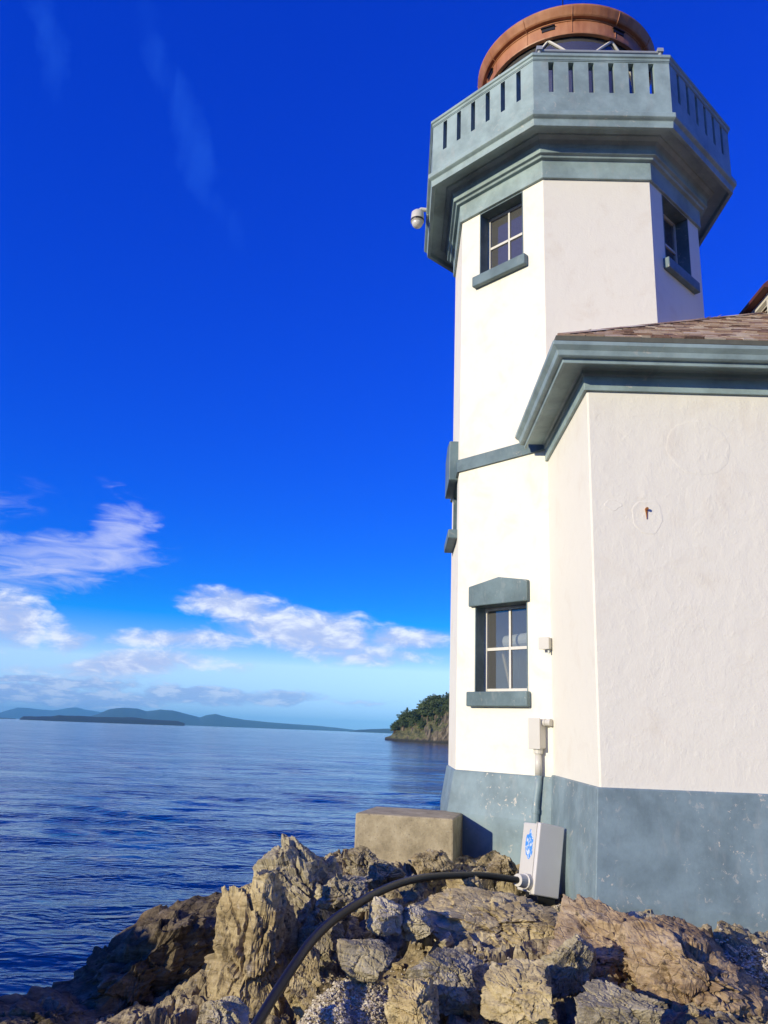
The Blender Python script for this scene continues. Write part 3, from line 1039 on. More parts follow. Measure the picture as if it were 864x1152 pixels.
def gravel():
    rg = np.random.default_rng(5)
    # photo x, y, distance, half breadth, half depth, chips, bed (True: heaped up to the level seen there)
    spots = [(392, 1128, 4.95, 0.27, 0.24, 7000, True), (366, 1150, 4.75, 0.16, 0.16, 2600, True), (650, 1020, 7.0, 0.3, 0.14, 1200, True), (842, 1088, 5.75, 0.32, 0.26, 2600, True), (552, 972, 8.0, 0.4, 0.2, 900, False),
             (480, 1050, 5.5, 0.35, 0.25, 350, False), (600, 1085, 5.4, 0.5, 0.25, 300, False), (400, 1030, 6.0, 0.4, 0.3, 500, False), (745, 1050, 6.1, 0.3, 0.12, 900, True)]
    V, F = [], []
    oct_v = np.array([(1, 0, 0), (-1, 0, 0), (0, 1, 0), (0, -1, 0), (0, 0, 1), (0, 0, -1)], float)
    oct_f = [(0, 2, 4), (2, 1, 4), (1, 3, 4), (3, 0, 4), (2, 0, 5), (1, 2, 5), (3, 1, 5), (0, 3, 5)]
    for px, py, d, rx, ry, n, bed in spots:
        c = at(px, py, d)
        a, q = rg.random(n) * 6.283, np.sqrt(rg.random(n)) * (0.75 + 0.5 * rg.random(n))
        dx, dy = rx * q * np.cos(a), ry * q * np.sin(a)
        x, y = c.x + dx, c.y + dy
        h = ground_h(x, y) + EYE
        if bed:
            top = c.z + 0.55 * dy + 0.22 * dx - 0.10 * q ** 3 + 0.035 * fbm(x * 5, y * 5, x * 0, 3, 8)
            h = np.maximum(h, top - 0.03 * rg.random(n))
        for k in range(n):
            s = 0.004 + 0.009 * rg.random() ** 2
            q = oct_v * s * (0.5 + rg.random(3)) * (1, 1, 0.55) + rg.normal(size=(6, 3)) * s * 0.25
            b = len(V)
            V += list(q + (x[k], y[k], h[k] + s * 0.3))
            F += [(b + i, b + j, b + l) for i, j, l in oct_f]
    prop(np_mesh('shell_gravel', V, F, M_GRAVEL, smooth=False), 'white shell gravel caught between the rocks', 'gravel', kind='stuff')


gravel()

# ------------------------------------------------------------------ the lighthouse
LH = empty('lighthouse', (TX, TY, EYE + GZ), ROT)
prop(LH, 'white octagonal lighthouse with grey-green gallery, rust red lantern roof and attached hall', 'lighthouse')
c8 = math.cos(R(22.5))
RT = 1.65


def H(h):
    return h - GZ          # height below/above the eye -> local height


def face_frame(k, ap, z=0.0):
    """frame on octagon face k (0 = towards the viewer, -1 = front left, -2 = left, 1 = front right)"""
    a = R(270 + 45 * k)
    n = Vector((math.cos(a), math.sin(a), 0))
    u = Vector((-n.y, n.x, 0))
    return (n * ap + Vector((0, 0, z)), u, Vector((0, 0, 1)), n)


AP = RT * c8
HW = RT * math.sin(R(22.5))
UPH = (-0.335, 0.335, H(5.54), H(6.44))          # upper window opening
LOH = (-0.37, 0.34, H(0.46), H(1.40))            # lower window opening
MIH = (-0.33, 0.33, H(2.38), H(3.0))             # window in the sea-facing wall
openings = {-1: [UPH, LOH], 1: [UPH], -2: [MIH], -3: [UPH], 3: [UPH]}
tw = MB()
lin = MB()
TH = 0.2
for k in range(-3, 5):
    tw.panel(face_frame(k, AP), -HW, HW, H(-0.40), H(6.60), openings.get(k, []), TH)
    hi = (RT - TH / c8) * math.sin(R(22.5))
    lin.panel(face_frame(k, AP - TH - 0.003), -hi, hi, H(-0.40), H(6.60), openings.get(k, []), 0.0)
wall = tw.build('tower_wall', M_WALL, LH, merge=True)
lin.lathe([(0.001, H(-0.39)), (RT - 0.2, H(-0.39))])
lin.lathe([(0.001, H(2.0)), (RT - 0.23, H(2.0))])
lin.build('inner_wall', M_LIN, LH, merge=True)
b = MB()
b.lathe([(RT - 0.02, H(-0.355)), (RT + 0.022, H(-0.36)), (RT + 0.095, H(-0.78)), (RT + 0.10, H(-2.2))])
b.build('tower_base', M_BASE, LH, bevel=0.012)

b = MB()
b.lathe([(RT - 0.01, H(6.452)), (1.688, H(6.452)), (1.688, H(6.69)), (1.735, H(6.70)), (1.745, H(6.725)), (1.785, H(6.735)), (1.785, H(6.80)), (1.80, H(6.845)), (1.83, H(6.885)),
         (1.875, H(6.915)), (1.885, H(6.935)), (2.05, H(6.935)), (2.05, H(6.865)), (2.10, H(6.86)), (2.11, H(6.945)), (2.135, H(6.96)), (2.155, H(6.975)), (2.155, H(7.035)), (2.10, H(7.06)),
         (0.9, H(7.06))])
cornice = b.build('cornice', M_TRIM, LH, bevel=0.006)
belt = MB()
for k in (-2, -1, -3, 4, 3, 2):
    hw = (RT + 0.03) * math.sin(R(22.5))
    belt.slab(face_frame(k, AP), -hw, hw, H(3.025), H(3.175), -0.02, 0.03 * c8)
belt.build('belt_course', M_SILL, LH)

# gallery parapet
RP = 2.10
for k in range(-3, 5):
    fr = face_frame(k, RP * c8)
    hw = RP * math.sin(R(22.5))
    hi = (RP - 0.13) * math.sin(R(22.5))
    p = MB()
    sl_ = [(c - 0.033, c + 0.033, H(7.335), H(7.765)) for c in (-0.59, -0.354, -0.118, 0.118, 0.354, 0.59)]
    p.panel(fr, -hw, hw, H(7.055), H(7.80), sl_, 0.13 * c8, inner=(-hi, hi))
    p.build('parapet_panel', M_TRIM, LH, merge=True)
b = MB()
b.lathe([(1.95, H(7.795)), (2.112, H(7.795)), (2.116, H(7.825)), (2.135, H(7.835)), (2.135, H(7.872)), (2.06, H(7.885)), (1.93, H(7.88))], close=True)
b.build('coping', M_TRIM, LH, bevel=0.006)
b = MB()
b.lathe([(2.102, H(7.779)), (2.108, H(7.78)), (2.108, H(7.79)), (2.102, H(7.792))])
b.build('string_moulding', M_TRIM, LH)
b = MB()
fr = face_frame(0, 1.9)
for u0 in (-0.72, 0.72):
    b.tube([fr[0] + fr[1] * u0 + Vector((0, 0, H(7.87))), fr[0] + fr[1] * u0 + Vector((0, 0, H(8.0)))], 0.022, 8)
    b.box(fr[0] + fr[1] * u0 + Vector((0, 0, H(7.985))), (0.07, 0.07, 0.05))
b.tube([fr[0] + fr[1] * -0.72 + Vector((0, 0, H(7.965))), fr[0] + fr[1] * 0.72 + Vector((0, 0, H(7.965)))], 0.02, 8)
b.build('rail_bar', M_GREY, LH)

# lantern
b = MB()
b.lathe([(1.10, H(7.06)), (1.10, H(7.95)), (1.14, H(7.95)), (1.14, H(8.0)), (1.04, H(8.0))], 48, 0)
lan = b.build('lantern', M_TRIM, LH)
b = MB()
b.lathe([(1.085, H(7.99)), (1.085, H(9.04))], 48, 0)
b.build('lantern_glass', M_GLASS, lan, smooth=True)
b = MB()
b.lathe([(0.001, H(8.0)), (0.62, H(8.0)), (0.62, H(9.03)), (1.12, H(9.035))], 32, 0)
b.build('dark_core', M_DARK, lan)  # dark drum and ceiling, added so the inside of the lantern stays dark
b = MB()
N = 16
for i in range(N):
    a0 = R(-113 + 360 / 8 * (i / 2 - 0.25) + 11)
    for q, (za, zb) in ((0, (8.62, 9.03)), (1, (9.03, 8.62))):
        pass
for i in range(8):
    for sgn in (-1, 1):
        pts = []
        for t in np.linspace(0, 1, 7):
            a = R(-113.2 + 46.3 * i * (360 / (46.3 * 8)) + sgn * 24 * t)
            pts.append((1.098 * math.cos(a), 1.098 * math.sin(a), H(9.03 - 0.46 * t)))
        b.tube(pts, 0.019, 6)
b.build('glazing_bars', M_WFRAME, lan)
b = MB()
b.lathe([(1.10, H(9.03)), (1.15, H(9.03)), (1.155, H(9.045)), (1.155, H(9.225)), (1.165, H(9.228)), (1.165, H(9.25)), (1.21, H(9.255)), (1.225, H(9.27)), (1.262, H(9.335)), (1.275, H(9.36)), (1.275, H(9.385)),
         (1.22, H(9.42)), (0.98, H(9.66)), (0.66, H(9.88)), (0.32, H(10.02)), (0.10, H(10.06))], 72, 0)
b.lathe([(0.10, H(10.05)), (0.16, H(10.15)), (0.17, H(10.25)), (0.12, H(10.36)), (0.03, H(10.42)), (0.001, H(10.43))], 24, 0)
dome = b.build('lantern_roof', M_COPPER, lan, smooth=False)
sm = MB()
for i in range(12):
    q = R(-97 + 30 * i)
    sm.tube([(r_ * math.cos(q), r_ * math.sin(q), H(z_)) for r_, z_ in ((1.157, 9.05), (1.157, 9.22), (1.228, 9.27), (1.264, 9.335), (1.277, 9.37), (1.222, 9.422), (0.98, 9.662))], 0.006, 6)
sm.build('roof_seam', M_COPPER, lan)
for a in (-165.9, -112.5, -64.3, -18, 30, 78, 126):
    v = MB()
    q = R(a)
    n = Vector((math.cos(q), math.sin(q), 0))
    fr = (n * 1.152 + Vector((0, 0, H(9.16))), Vector((-n.y, n.x, 0)), Vector((0, 0, 1)), n)
    v.slab(fr, -0.085, 0.085, -0.025, 0.025, 0, 0.012)
    v.slab(fr, -0.095, 0.095, 0.025, 0.034, 0, 0.03)
    v.build('vent', M_DARK, lan)
b = MB()
b.tube([(0, 0, H(10.4)), (0, 0, H(11.35))], [0.012, 0.006], 6)
b.build('lightning_rod', M_DARK, lan)


# windows
def window(k, hole, parent, kind):
    u0, u1, v0, v1 = hole
    fr = face_frame(k, AP)
    fw = 0.045
    d = -0.155
    root = MB()
    for a0, a1, b0, b1 in ((u0, u0 + fw, v0, v1), (u1 - fw, u1, v0, v1), (u0 + fw, u1 - fw, v0, v0 + fw), (u0 + fw, u1 - fw, v1 - fw, v1)):
        root.slab(fr, a0 + 0.002, a1 - 0.002, b0 + 0.002, b1 - 0.002, d - 0.035, d)
    um, vm = (u0 + u1) / 2, (v0 + v1) / 2
    root.slab(fr, um - 0.013, um + 0.013, v0 + fw, v1 - fw, d - 0.03, d - 0.006)
    root.slab(fr, u0 + fw, um - 0.013, vm - 0.016, vm + 0.016, d - 0.031, d - 0.003)
    root.slab(fr, um + 0.013, u1 - fw, vm - 0.016, vm + 0.016, d - 0.031, d - 0.003)
    wdw = root.build('window', M_WFRAME, parent)
    g = MB()
    g.quad(*[fr[0] + fr[1] * a + fr[2] * b_ + fr[3] * (d - 0.02) for a, b_ in ((u0, v0), (u1, v0), (u1, v1), (u0, v1))])
    g.build('pane', M_GLASS, wdw)
    j = MB()                                    # painted lining of the opening
    t = 0.012
    j.slab(fr, u0 - 0.0, u0 + t, v0, v1, d, 0.004)
    j.slab(fr, u1 - t, u1, v0, v1, d, 0.004)
    j.slab(fr, u0 + t, u1 - t, v1 - t, v1, d, 0.004)
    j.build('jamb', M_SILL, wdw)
    s = MB()
    if kind == 'upper':
        s.prism([(-0.40, H(5.385)), (0.40, H(5.385)), (0.40, H(5.525)), (-0.40, H(5.525))], -0.15, 0.075, fr)
    elif kind == 'lower':
        s.prism([(u0 - 0.062, v0 - 0.155), (u1 + 0.032, v0 - 0.155), (u1 + 0.032, v0 + 0.0), (u0 - 0.062, v0 + 0.0)], -0.15, 0.075, fr)
    else:
        s.prism([(-0.42, v0 - 0.11), (0.42, v0 - 0.11), (0.42, v0), (-0.42, v0)], -0.15, 0.11, fr)
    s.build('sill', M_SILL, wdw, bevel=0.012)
    if kind == 'lower':
        l = MB()
        l.prism([(u0 - 0.062, v1 - 0.01), (u1 + 0.03, v1 - 0.01), (u1 + 0.03, v1 + 0.215), (um, v1 + 0.285), (u0 - 0.062, v1 + 0.215)], -0.1, 0.05, fr)
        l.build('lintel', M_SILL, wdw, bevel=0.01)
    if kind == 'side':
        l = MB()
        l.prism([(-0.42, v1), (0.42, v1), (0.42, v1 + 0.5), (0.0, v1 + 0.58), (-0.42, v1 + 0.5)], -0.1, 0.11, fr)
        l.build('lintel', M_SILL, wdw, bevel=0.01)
    return wdw


window(-1, UPH, LH, 'upper')
window(1, UPH, LH, 'upper')
window(-3, UPH, LH, 'upper')
window(3, UPH, LH, 'upper')
window(-1, LOH, LH, 'lower')
window(-2, MIH, LH, 'side')

# the attached hall: end wall through the tower's front-left corner, long wall facing the viewer
XW, YW, XE = -0.632, -3.359, 9.0
Z0, Z1 = H(-0.345), H(3.11)
b = MB()
FR_L = (Vector((XW, YW, 0)), Vector((1, 0, 0)), Vector((0, 0, 1)), Vector((0, -1, 0)))
FR_E = (Vector((XW, YW, 0)), Vector((0, -1, 0)), Vector((0, 0, 1)), Vector((-1, 0, 0)))
b.panel(FR_L, 0, XE - XW, Z0, Z1, [], 0)
b.panel(FR_E, -(-1.53 - YW), 0, Z0, Z1, [], 0)
b.panel(FR_E, 2 * YW, YW - 1.53, Z0, Z1, [], 0)
b.quad((XW, -YW, Z0), (XW, -YW, Z1), (XE, -YW, Z1), (XE, -YW, Z0))
b.quad((XE, -YW, Z0), (XE, -YW, Z1), (XE, YW, Z1), (XE, YW, Z0))
hall = b.build('hall_wall', M_HALL, LH, bevel=0.014)
# hall base with battered top
b = MB()


def hall_ring(mb, prof):
    """profile of (outward offset, z) swept along the hall's left end and long walls with mitred corners"""
    path = [(XW, -1.50, -1, 0), (XW, YW, -1, -1), (XE, YW, 1, -1), (XE, -YW, 1, 1), (XW, -YW, -1, 1), (XW, 1.50, -1, 0)]
    base = len(mb.v)
    for o_, z in prof:
        for x, y, sx_, sy_ in path:
            mb.v.append((x + sx_ * o_, y + sy_ * o_, z))
    m = len(path)
    for i in range(len(prof) - 1):
        for k in range(m - 1):
            mb.f.append((base + i * m + k, base + i * m + k + 1, base + (i + 1) * m + k + 1, base + (i + 1) * m + k))
    for k in (0, m - 1):
        mb.f.append(tuple(base + i * m + k for i in range(len(prof))))


hall_ring(b, [(-0.06, H(-0.334)), (0.012, H(-0.338)), (0.02, H(-0.345)), (0.075, H(-1.15)), (0.08, H(-2.4)), (-0.06, H(-2.4))])
b.build('hall_base', M_BASE, LH, bevel=0.008)
b = MB()
hall_ring(b, [(-0.03, H(2.892)), (0.028, H(2.892)), (0.030, H(3.02)), (0.042, H(3.035)), (0.042, H(3.07)), (0.06, H(3.085)), (0.225, H(3.085)), (0.225, H(3.035)), (0.25, H(3.032)), (0.255, H(3.068)), (0.285, H(3.07)),
              (0.30, H(3.08)), (0.312, H(3.12)), (0.345, H(3.155)), (0.350, H(3.185)), (0.30, H(3.195)), (-0.03, H(3.2))])
b.build('eave_cornice', M_TRIM, LH, bevel=0.004)
b = MB()
hall_ring(b, [(0.0, H(3.195)), (0.305, H(3.197)), (0.318, H(3.205)), (0.318, H(3.248)), (0.30, H(3.256)), (0.0, H(3.33))])
b.build('roof_edge', plain('mossy_grey_edge', (0.10, 0.10, 0.075), 0.8, scale=14, var=0.4, bmp=0.5), LH)


# shingle roof
def mk_shingle():
    m, nt, p = material('cedar_shingles')
    c = obj_co(nt)
    rnd = nt.n('ShaderNodeNewGeometry').outputs['Random Per Island']
    n = nt.noise(nt.mapping(c, (6, 1.2, 6)), 6, 5, 0.65)
    f = nt.m('ADD', nt.m('MULTIPLY', rnd, 0.62), nt.m('MULTIPLY', n, 0.38))
    cc = ramp(nt, f, [(0.18, (0.10, 0.06, 0.045)), (0.36, (0.28, 0.17, 0.115)), (0.58, (0.44, 0.32, 0.22)), (0.82, (0.56, 0.48, 0.38))])
    mo = nt.smooth(nt.noise(c, 3.0, 5, 0.7), 0.6, 0.72)
    cc = nt.mix(nt.m('MULTIPLY', mo, 0.5), cc, (0.16, 0.15, 0.05))
    setp(nt, p, col=cc, rough=0.85, norm=bump(nt, nt.noise(nt.mapping(c, (9, 1, 9)), 12, 4), 0.6, 0.01))
    return m


M_SHINGLE = mk_shingle()
PIT = 0.65
EO = 0.30
ZE = H(3.255)


def shingles():
    rg = np.random.default_rng(9)
    mb = MB()
    exp = 0.125
    run = -YW + EO
    nc = int(run / (exp * 0.838)) + 1
    cs = 1 / math.sqrt(1 + PIT * PIT)
    # each slope: origin at its eave corner, u along the eave, w inward; u range shrinks along the hips
    slopes = [(Vector((XW - EO, YW - EO, ZE)), Vector((1, 0, 0)), Vector((0, 1, 0)), XE - XW + EO, True, False),
              (Vector((XW - EO, -YW + EO, ZE)), Vector((0, -1, 0)), Vector((1, 0, 0)), 2 * (-YW + EO), True, True),
              (Vector((XE, -YW + EO, ZE)), Vector((-1, 0, 0)), Vector((0, -1, 0)), XE - XW + EO, False, True)]
    for o, u, wv, length, hip0, hip1 in slopes:
        nrm = (Vector((0, 0, 1)) - wv * PIT).normalized()
        dn = (wv + Vector((0, 0, PIT))).normalized()
        for c in range(nc):
            w0 = c * exp * cs
            lo = w0 if hip0 else 0.0
            hi = length - (w0 if hip1 else 0.0)
            q = lo + 0.05 if hip0 else lo
            while q < hi - 0.05:
                wd = 0.08 + 0.11 * rg.random()
                e = min(q + wd, hi - (0.04 if hip1 else 0))
                if e - q > 0.03:
                    j = 0.012 * (rg.random() - 0.5)
                    a = o + u * (q + 0.002) + wv * (w0 + j) + Vector((0, 0, PIT * (w0 + j)))
                    b_ = o + u * (e - 0.002) + wv * (w0 + j) + Vector((0, 0, PIT * (w0 + j)))
                    th = 0.010 + 0.009 * rg.random()
                    L = exp * 1.5
                    ta, tb = a + dn * L, b_ + dn * L
                    if hip0 and q < w0 + L * cs:
                        ta = ta + u * max(0, (w0 + L * cs) - q) * (1.0)
                        ta = ta if (ta - tb).dot(u) < 0 else tb
                    if hip1:
                        lim = length - (w0 + L * cs) - 0.04
                        ov_ = (tb - o).dot(u) - lim
                        if ov_ > 0:
                            tb = tb - u * min(ov_, (tb - ta).dot(u))
                    mb.add([a - nrm * 0.03, b_ - nrm * 0.03, b_ + nrm * th, a + nrm * th, ta + nrm * 0.004, tb + nrm * 0.004],
                           [(0, 1, 2, 3), (3, 2, 5, 4), (0, 3, 4), (1, 5, 2)])
                q = e
    r = mb.build('roof', M_SHINGLE, LH)
    # deck just under the shingles
    d = MB()
    rz = ZE + PIT * run
    A, B_, C_, D_ = (XW - EO, YW - EO, ZE - 0.012), (XE, YW - EO, ZE - 0.012), (XE, -YW + EO, ZE - 0.012), (XW - EO, -YW + EO, ZE - 0.012)
    E_, F_ = (XW - EO + run, 0, rz - 0.012), (XE, 0, rz - 0.012)
    d.quad(A, B_, F_, E_)
    d.quad(C_, D_, E_, F_)
    d.add([D_, A, E_], [(0, 1, 2)])
    d.add([B_, C_, F_], [(0, 1, 2)])
    d.build('roof_deck', M_DARK, r)
    # ridge boards over the hips
    hb = MB()
    for s_ in (1, -1):
        p0 = Vector((XW - EO, s_ * (YW - EO), ZE + 0.01))
        p1 = Vector((XW - EO + run, 0, rz + 0.01))
        n = 15
        for i in range(n):
            a = p0.lerp(p1, i / n)
            c = p0.lerp(p1, min(1, (i + 1.35) / n))
            for side in (Vector((1, 0, 0)), Vector((0, 1.0 * s_, 0))):
                dd = side * 0.10
                dd.z = 0.0
                up = Vector((0, 0, 0.013))
                hb.quad(a + up, c + up * 0.82, c + up * 0.82 + dd, a + up + dd)
                hb.quad(a - Vector((0, 0, .01)), a + up, a + up + dd, a + dd - Vector((0, 0, .01)))
    hb.build('hip_shingles', M_SHINGLE, r)
    return r


roof = shingles()

# louvred cupola on the ridge
cup = MB()
CX, CYL, cw = 2.92, -0.02, 0.50
cz0, cz1 = H(4.4), H(5.62)
cup.box((CX, CYL, (cz0 + cz1) / 2), (cw * 2 - 0.12, cw * 2 - 0.12, cz1 - cz0))
for sx_ in (-1, 1):
    for sy_ in (-1, 1):
        cup.box((CX + sx_ * (cw - 0.05), CYL + sy_ * (cw - 0.05), (cz0 + cz1) / 2), (0.1, 0.1, cz1 - cz0 - 0.006))
cupola = cup.build('cupola', M_DARK, LH)
lv = MB()
for i in range(7):
    z = H(5.13) + 0.065 * i
    for ax in range(4):
        q = R(90 * ax)
        n = Vector((math.cos(q), math.sin(q), 0))
        mt = Matrix.Rotation(q, 3, 'Z') @ Matrix.Rotation(R(38), 3, 'Y')
        lv.box(Vector((CX, CYL, z)) + n * (cw - 0.035), (0.075, cw * 2 - 0.2, 0.012), mt)
lv.build('louvres', M_WFRAME, cupola)
cp = MB()
for sx_ in (-1, 1):
    for sy_ in (-1, 1):
        cp.box((CX + sx_ * (cw - 0.035), CYL + sy_ * (cw - 0.035), H(5.16)), (0.09, 0.09, 0.90))
cp.box((CX, CYL, H(5.585)), (cw * 2 + 0.03, cw * 2 + 0.03, 0.07))
cp.build('corner_posts', M_WFRAME, cupola)
cr = MB()
ov = 0.62
cr.lathe([(ov * math.sqrt(2), H(5.62)), ((ov + .005) * math.sqrt(2), H(5.66)), (0.02, H(6.32))], 4, 45)
cr.lathe([(0.3, H(5.625)), (ov * math.sqrt(2), H(5.62))], 4, 45)
cr.lathe([(0.001, H(6.45)), (0.04, H(6.40)), (0.05, H(6.32))], 8)
for v_ in range(len(cr.v)):
    x, y, z = cr.v[v_]
    cr.v[v_] = (x + CX, y + CYL, z)
cr.build('cupola_roof', plain('dark_red_roof', (0.10, 0.03, 0.025), 0.7), cupola)

# old repairs in the plaster of the long wall
wmat = M_HALL


def wall_pt(px, py):
    """local (u, z) on the long wall for a photo pixel"""
    v = ray(px, py)
    mi = LH_M.inverted()
    o = mi @ Vector((0, 0, EYE))
    d = mi.to_3x3() @ v
    s = (YW - o.y) / d.y
    p = o + d * s
    return p.x - XW, p.z


LH_M = Matrix.Translation((TX, TY, EYE + GZ)) @ Matrix.Rotation(ROT, 4, 'Z')


def patch(px, py, ru, rv, seed, th, parent):
    u, z = wall_pt(px, py)
    rg = np.random.default_rng(seed)
    mb = MB()
    n = 48
    a = np.linspace(0, 2 * math.pi, n, endpoint=False)
    rr = 1 + (0.05 if ru > 0.2 else 0.3) * vnoise(np.cos(a) * 1.5 + seed, np.sin(a) * 1.5, a * 0, seed) + 0.02 * vnoise(np.cos(a) * 6 + seed, np.sin(a) * 6, a * 0, seed)
    rings = [(1.02, -0.001), (0.97, th * 0.6), (0.93, th * 0.8), (0.86, th * 0.5), (0.5, th * 0.55), (0.2, th * 0.6)]
    b0 = len(mb.v)
    for k, d in rings:
        for t, r_ in zip(a, rr):
            p = FR_L[0] + FR_L[1] * (u + ru * r_ * k * math.cos(t)) + FR_L[2] * (z + rv * r_ * k * math.sin(t)) + FR_L[3] * d
            mb.v.append(tuple(p))
    for i in range(len(rings) - 1):
        for k in range(n):
            q = (k + 1) % n
            mb.f.append((i * n + k, i * n + q, (i + 1) * n + q, (i + 1) * n + k))
    mb.f.append(tuple((len(rings) - 1) * n + k for k in range(n)))
    return mb.build('plaster_patch', wmat, parent, smooth=True)


patch(785, 504, 0.27, 0.25, 3, 0.0018, hall)
patch(728, 582, 0.12, 0.14, 8, 0.002, hall)
patch(690, 568, 0.06, 0.05, 12, 0.002, hall)
u, z = wall_pt(727, 573)
b = MB()
pp = FR_L[0] + FR_L[1] * u + FR_L[2] * z
b.tube([pp, pp + FR_L[3] * 0.03], 0.012, 8)
M_RUST = plain('rust', (0.30, 0.11, 0.03), 0.9, scale=40, var=0.4)
b.build('rusty_bolt', M_RUST, hall)
b = MB()
b.prism([(u - 0.012, z), (u + 0.012, z), (u + 0.006, z - 0.03), (u + 0.003, z - 0.08), (u - 0.002, z - 0.085), (u - 0.005, z - 0.04)], 0.001, 0.0078, (FR_L[0], FR_L[1], FR_L[2], FR_L[3]))
b.build('rust_streak', M_RUST, hall)


# ------------------------------------------------------------------ fittings on and beside the tower
def lw(x, y, h):
    """lighthouse-local (x, y, height from the eye) -> world"""
    return LH_M @ Vector((x, y, H(h)))


def fpt(k, u, h, d):
    fr = face_frame(k, AP)
    return LH_M @ (fr[0] + fr[1] * u + Vector((0, 0, H(h))) + fr[3] * d)


def fixture(name, k, u, h, label, cat):
    """an Empty on tower face k; local x along the wall, y out of the wall"""
    p = fpt(k, u, h, 0)
    o = empty(name, p, ROT + R(270 + 45 * k) - R(90))
    return prop(o, label, cat)


# small junction box high on the corner
jb = fixture('junction_box', -1, 0.60, 0.93, 'small cream junction box on the white tower right of the lower window', 'electrical box')
b = MB()
b.box((0, 0.04, 0), (0.115, 0.08, 0.115))
b.build('body', M_WHITE, jb, bevel=0.008)
b = MB()
b.box((0, 0.086, 0), (0.123, 0.014, 0.123))
b.build('lid', M_WHITE, jb, bevel=0.004)
b = MB()
b.tube([(-0.03, 0.045, -0.055), (-0.03, 0.045, -0.10)], 0.014, 10)
b.build('cable_gland', M_GREY, jb)

# tall junction box with conduit
tb = fixture('junction_box', -1, 0.49, 0.045, 'tall cream metal box on the tower wall above the slate base, conduit below', 'electrical box')
b = MB()
b.box((0, 0.055, 0), (0.125, 0.11, 0.285))
b.build('body', M_WHITE, tb, bevel=0.012)
b = MB()
b.box((0, 0.116, 0), (0.137, 0.014, 0.297))
b.build('lid', M_WHITE, tb, bevel=0.005)
for i in range(3):
    b = MB()
    x0 = -0.064 - 0.032 * i - 0.004
    b.tube([(x0 + .004, 0.05, 0.11), (x0 - 0.026, 0.05, 0.11)], 0.036 - 0.004 * (i % 2), 12)
    b.build('cable_gland', M_WHITE, tb)

cdt = fixture('conduit', -1, 0.49, 0.0, 'vertical conduit running from the tall cream box down the slate base', 'pipe')
b = MB()
b.tube([(0, 0.055, -0.097), (0, 0.055, -0.145)], 0.046, 14)
b.build('coupling', M_WHITE, cdt)
b = MB()
b.tube([(0, 0.055, -0.14), (0, 0.055, -0.352)], 0.034, 14)
b.build('upper_pipe', M_WHITE, cdt, smooth=True)
b = MB()
b.tube([(0, 0.055, -0.352), (0, 0.06, -0.45), (0, 0.10, -0.60), (0, 0.115, -0.75), (0, 0.115, -1.0)], 0.035, 14)
b.build('lower_pipe', M_BASE, cdt, smooth=True)
b = MB()
b.tube([(0, 0.1095, -0.66), (0, 0.1125, -0.70)], 0.041, 14)
b.build('pipe_joint', M_BASE, cdt)

# leaning utility box
ub = empty('utility_box', at(607, 1007, 7.5), ROT + R(17))
ub.rotation_euler = (R(-3), R(10), ROT + R(24))
prop(ub, 'tilted white utility box with blue mark on its side at the tower foot', 'electrical box')
bw, bd, bh = 0.245, 0.27, 0.56
b = MB()
b.box((0, 0.055, bh / 2), (bw - 0.012, bd - 0.03, bh - 0.012))
b.build('body', M_WHITE, ub, bevel=0.012)
b = MB()
b.box((0, -0.075, bh / 2), (bw + 0.008, 0.045, bh + 0.004))
b.build('lid', plain('grey_white_plastic', (0.60, 0.58, 0.555), 0.45, var=0.06), ub, bevel=0.009)
b = MB()
b.box((0, -0.0495, bh / 2), (bw + 0.018, 0.007, bh + 0.014))
b.build('lid_flange', M_WHITE, ub, bevel=0.002)
b = MB()
b.box((0.05, 0.06, -0.03), (bw * 0.7, bd * 0.7, 0.07))
b.build('foot', M_DARK, ub)
bl = MB()
n = 40
a = np.linspace(0, 2 * math.pi, n, endpoint=False)
rr = 1 + 0.22 * vnoise(np.cos(a) * 2.2 + 3, np.sin(a) * 2.2, a * 0, 4)
fr = (Vector((-bw / 2 + 0.006, 0.05, bh * 0.66)), Vector((0, -1, 0)), Vector((0, 0, 1)), Vector((-1, 0, 0)))
bl.prism([(0.052 * r_ * math.cos(t), 0.115 * r_ * math.sin(t)) for t, r_ in zip(a, rr)], -0.002, 0.0015, fr)


def mk_blue():
    m, nt, p = material('blue_paint_mark')
    c = obj_co(nt)
    f = nt.smooth(nt.noise(c, 26, 5, 0.7), 0.40, 0.52)
    setp(nt, p, col=nt.mix(f, (0.6, 0.66, 0.74), (0.05, 0.24, 0.68)), rough=0.5)
    return m


bl.build('blue_mark', mk_blue(), ub)
b = MB()
b.tube([(-bw / 2 + 0.01, -0.01, 0.085), (-bw / 2 - 0.06, -0.03, 0.085), (-bw / 2 - 0.065, -0.03, 0.085), (-bw / 2 - 0.14, -0.05, 0.085)], [0.062, 0.062, 0.052, 0.050], 16)
b.build('pipe_collar', M_WHITE, ub)

# black pipe over the rocks
PIPE = [(578, 986, 7.4), (545, 985, 7.15), (510, 985, 6.85), (480, 987, 6.55), (452, 993, 6.22), (425, 1004, 5.9), (400, 1018, 5.6), (375, 1035, 5.35), (352, 1057, 5.1), (335, 1080, 4.9),
        (315, 1110, 4.7), (295, 1142, 4.5), (280, 1168, 4.35), (262, 1200, 4.2)]
pp = [at(*q) for q in PIPE]
pp[0] = Matrix.LocRotScale(ub.location, ub.rotation_euler, None) @ Vector((-bw / 2 - 0.10, -0.045, 0.085))


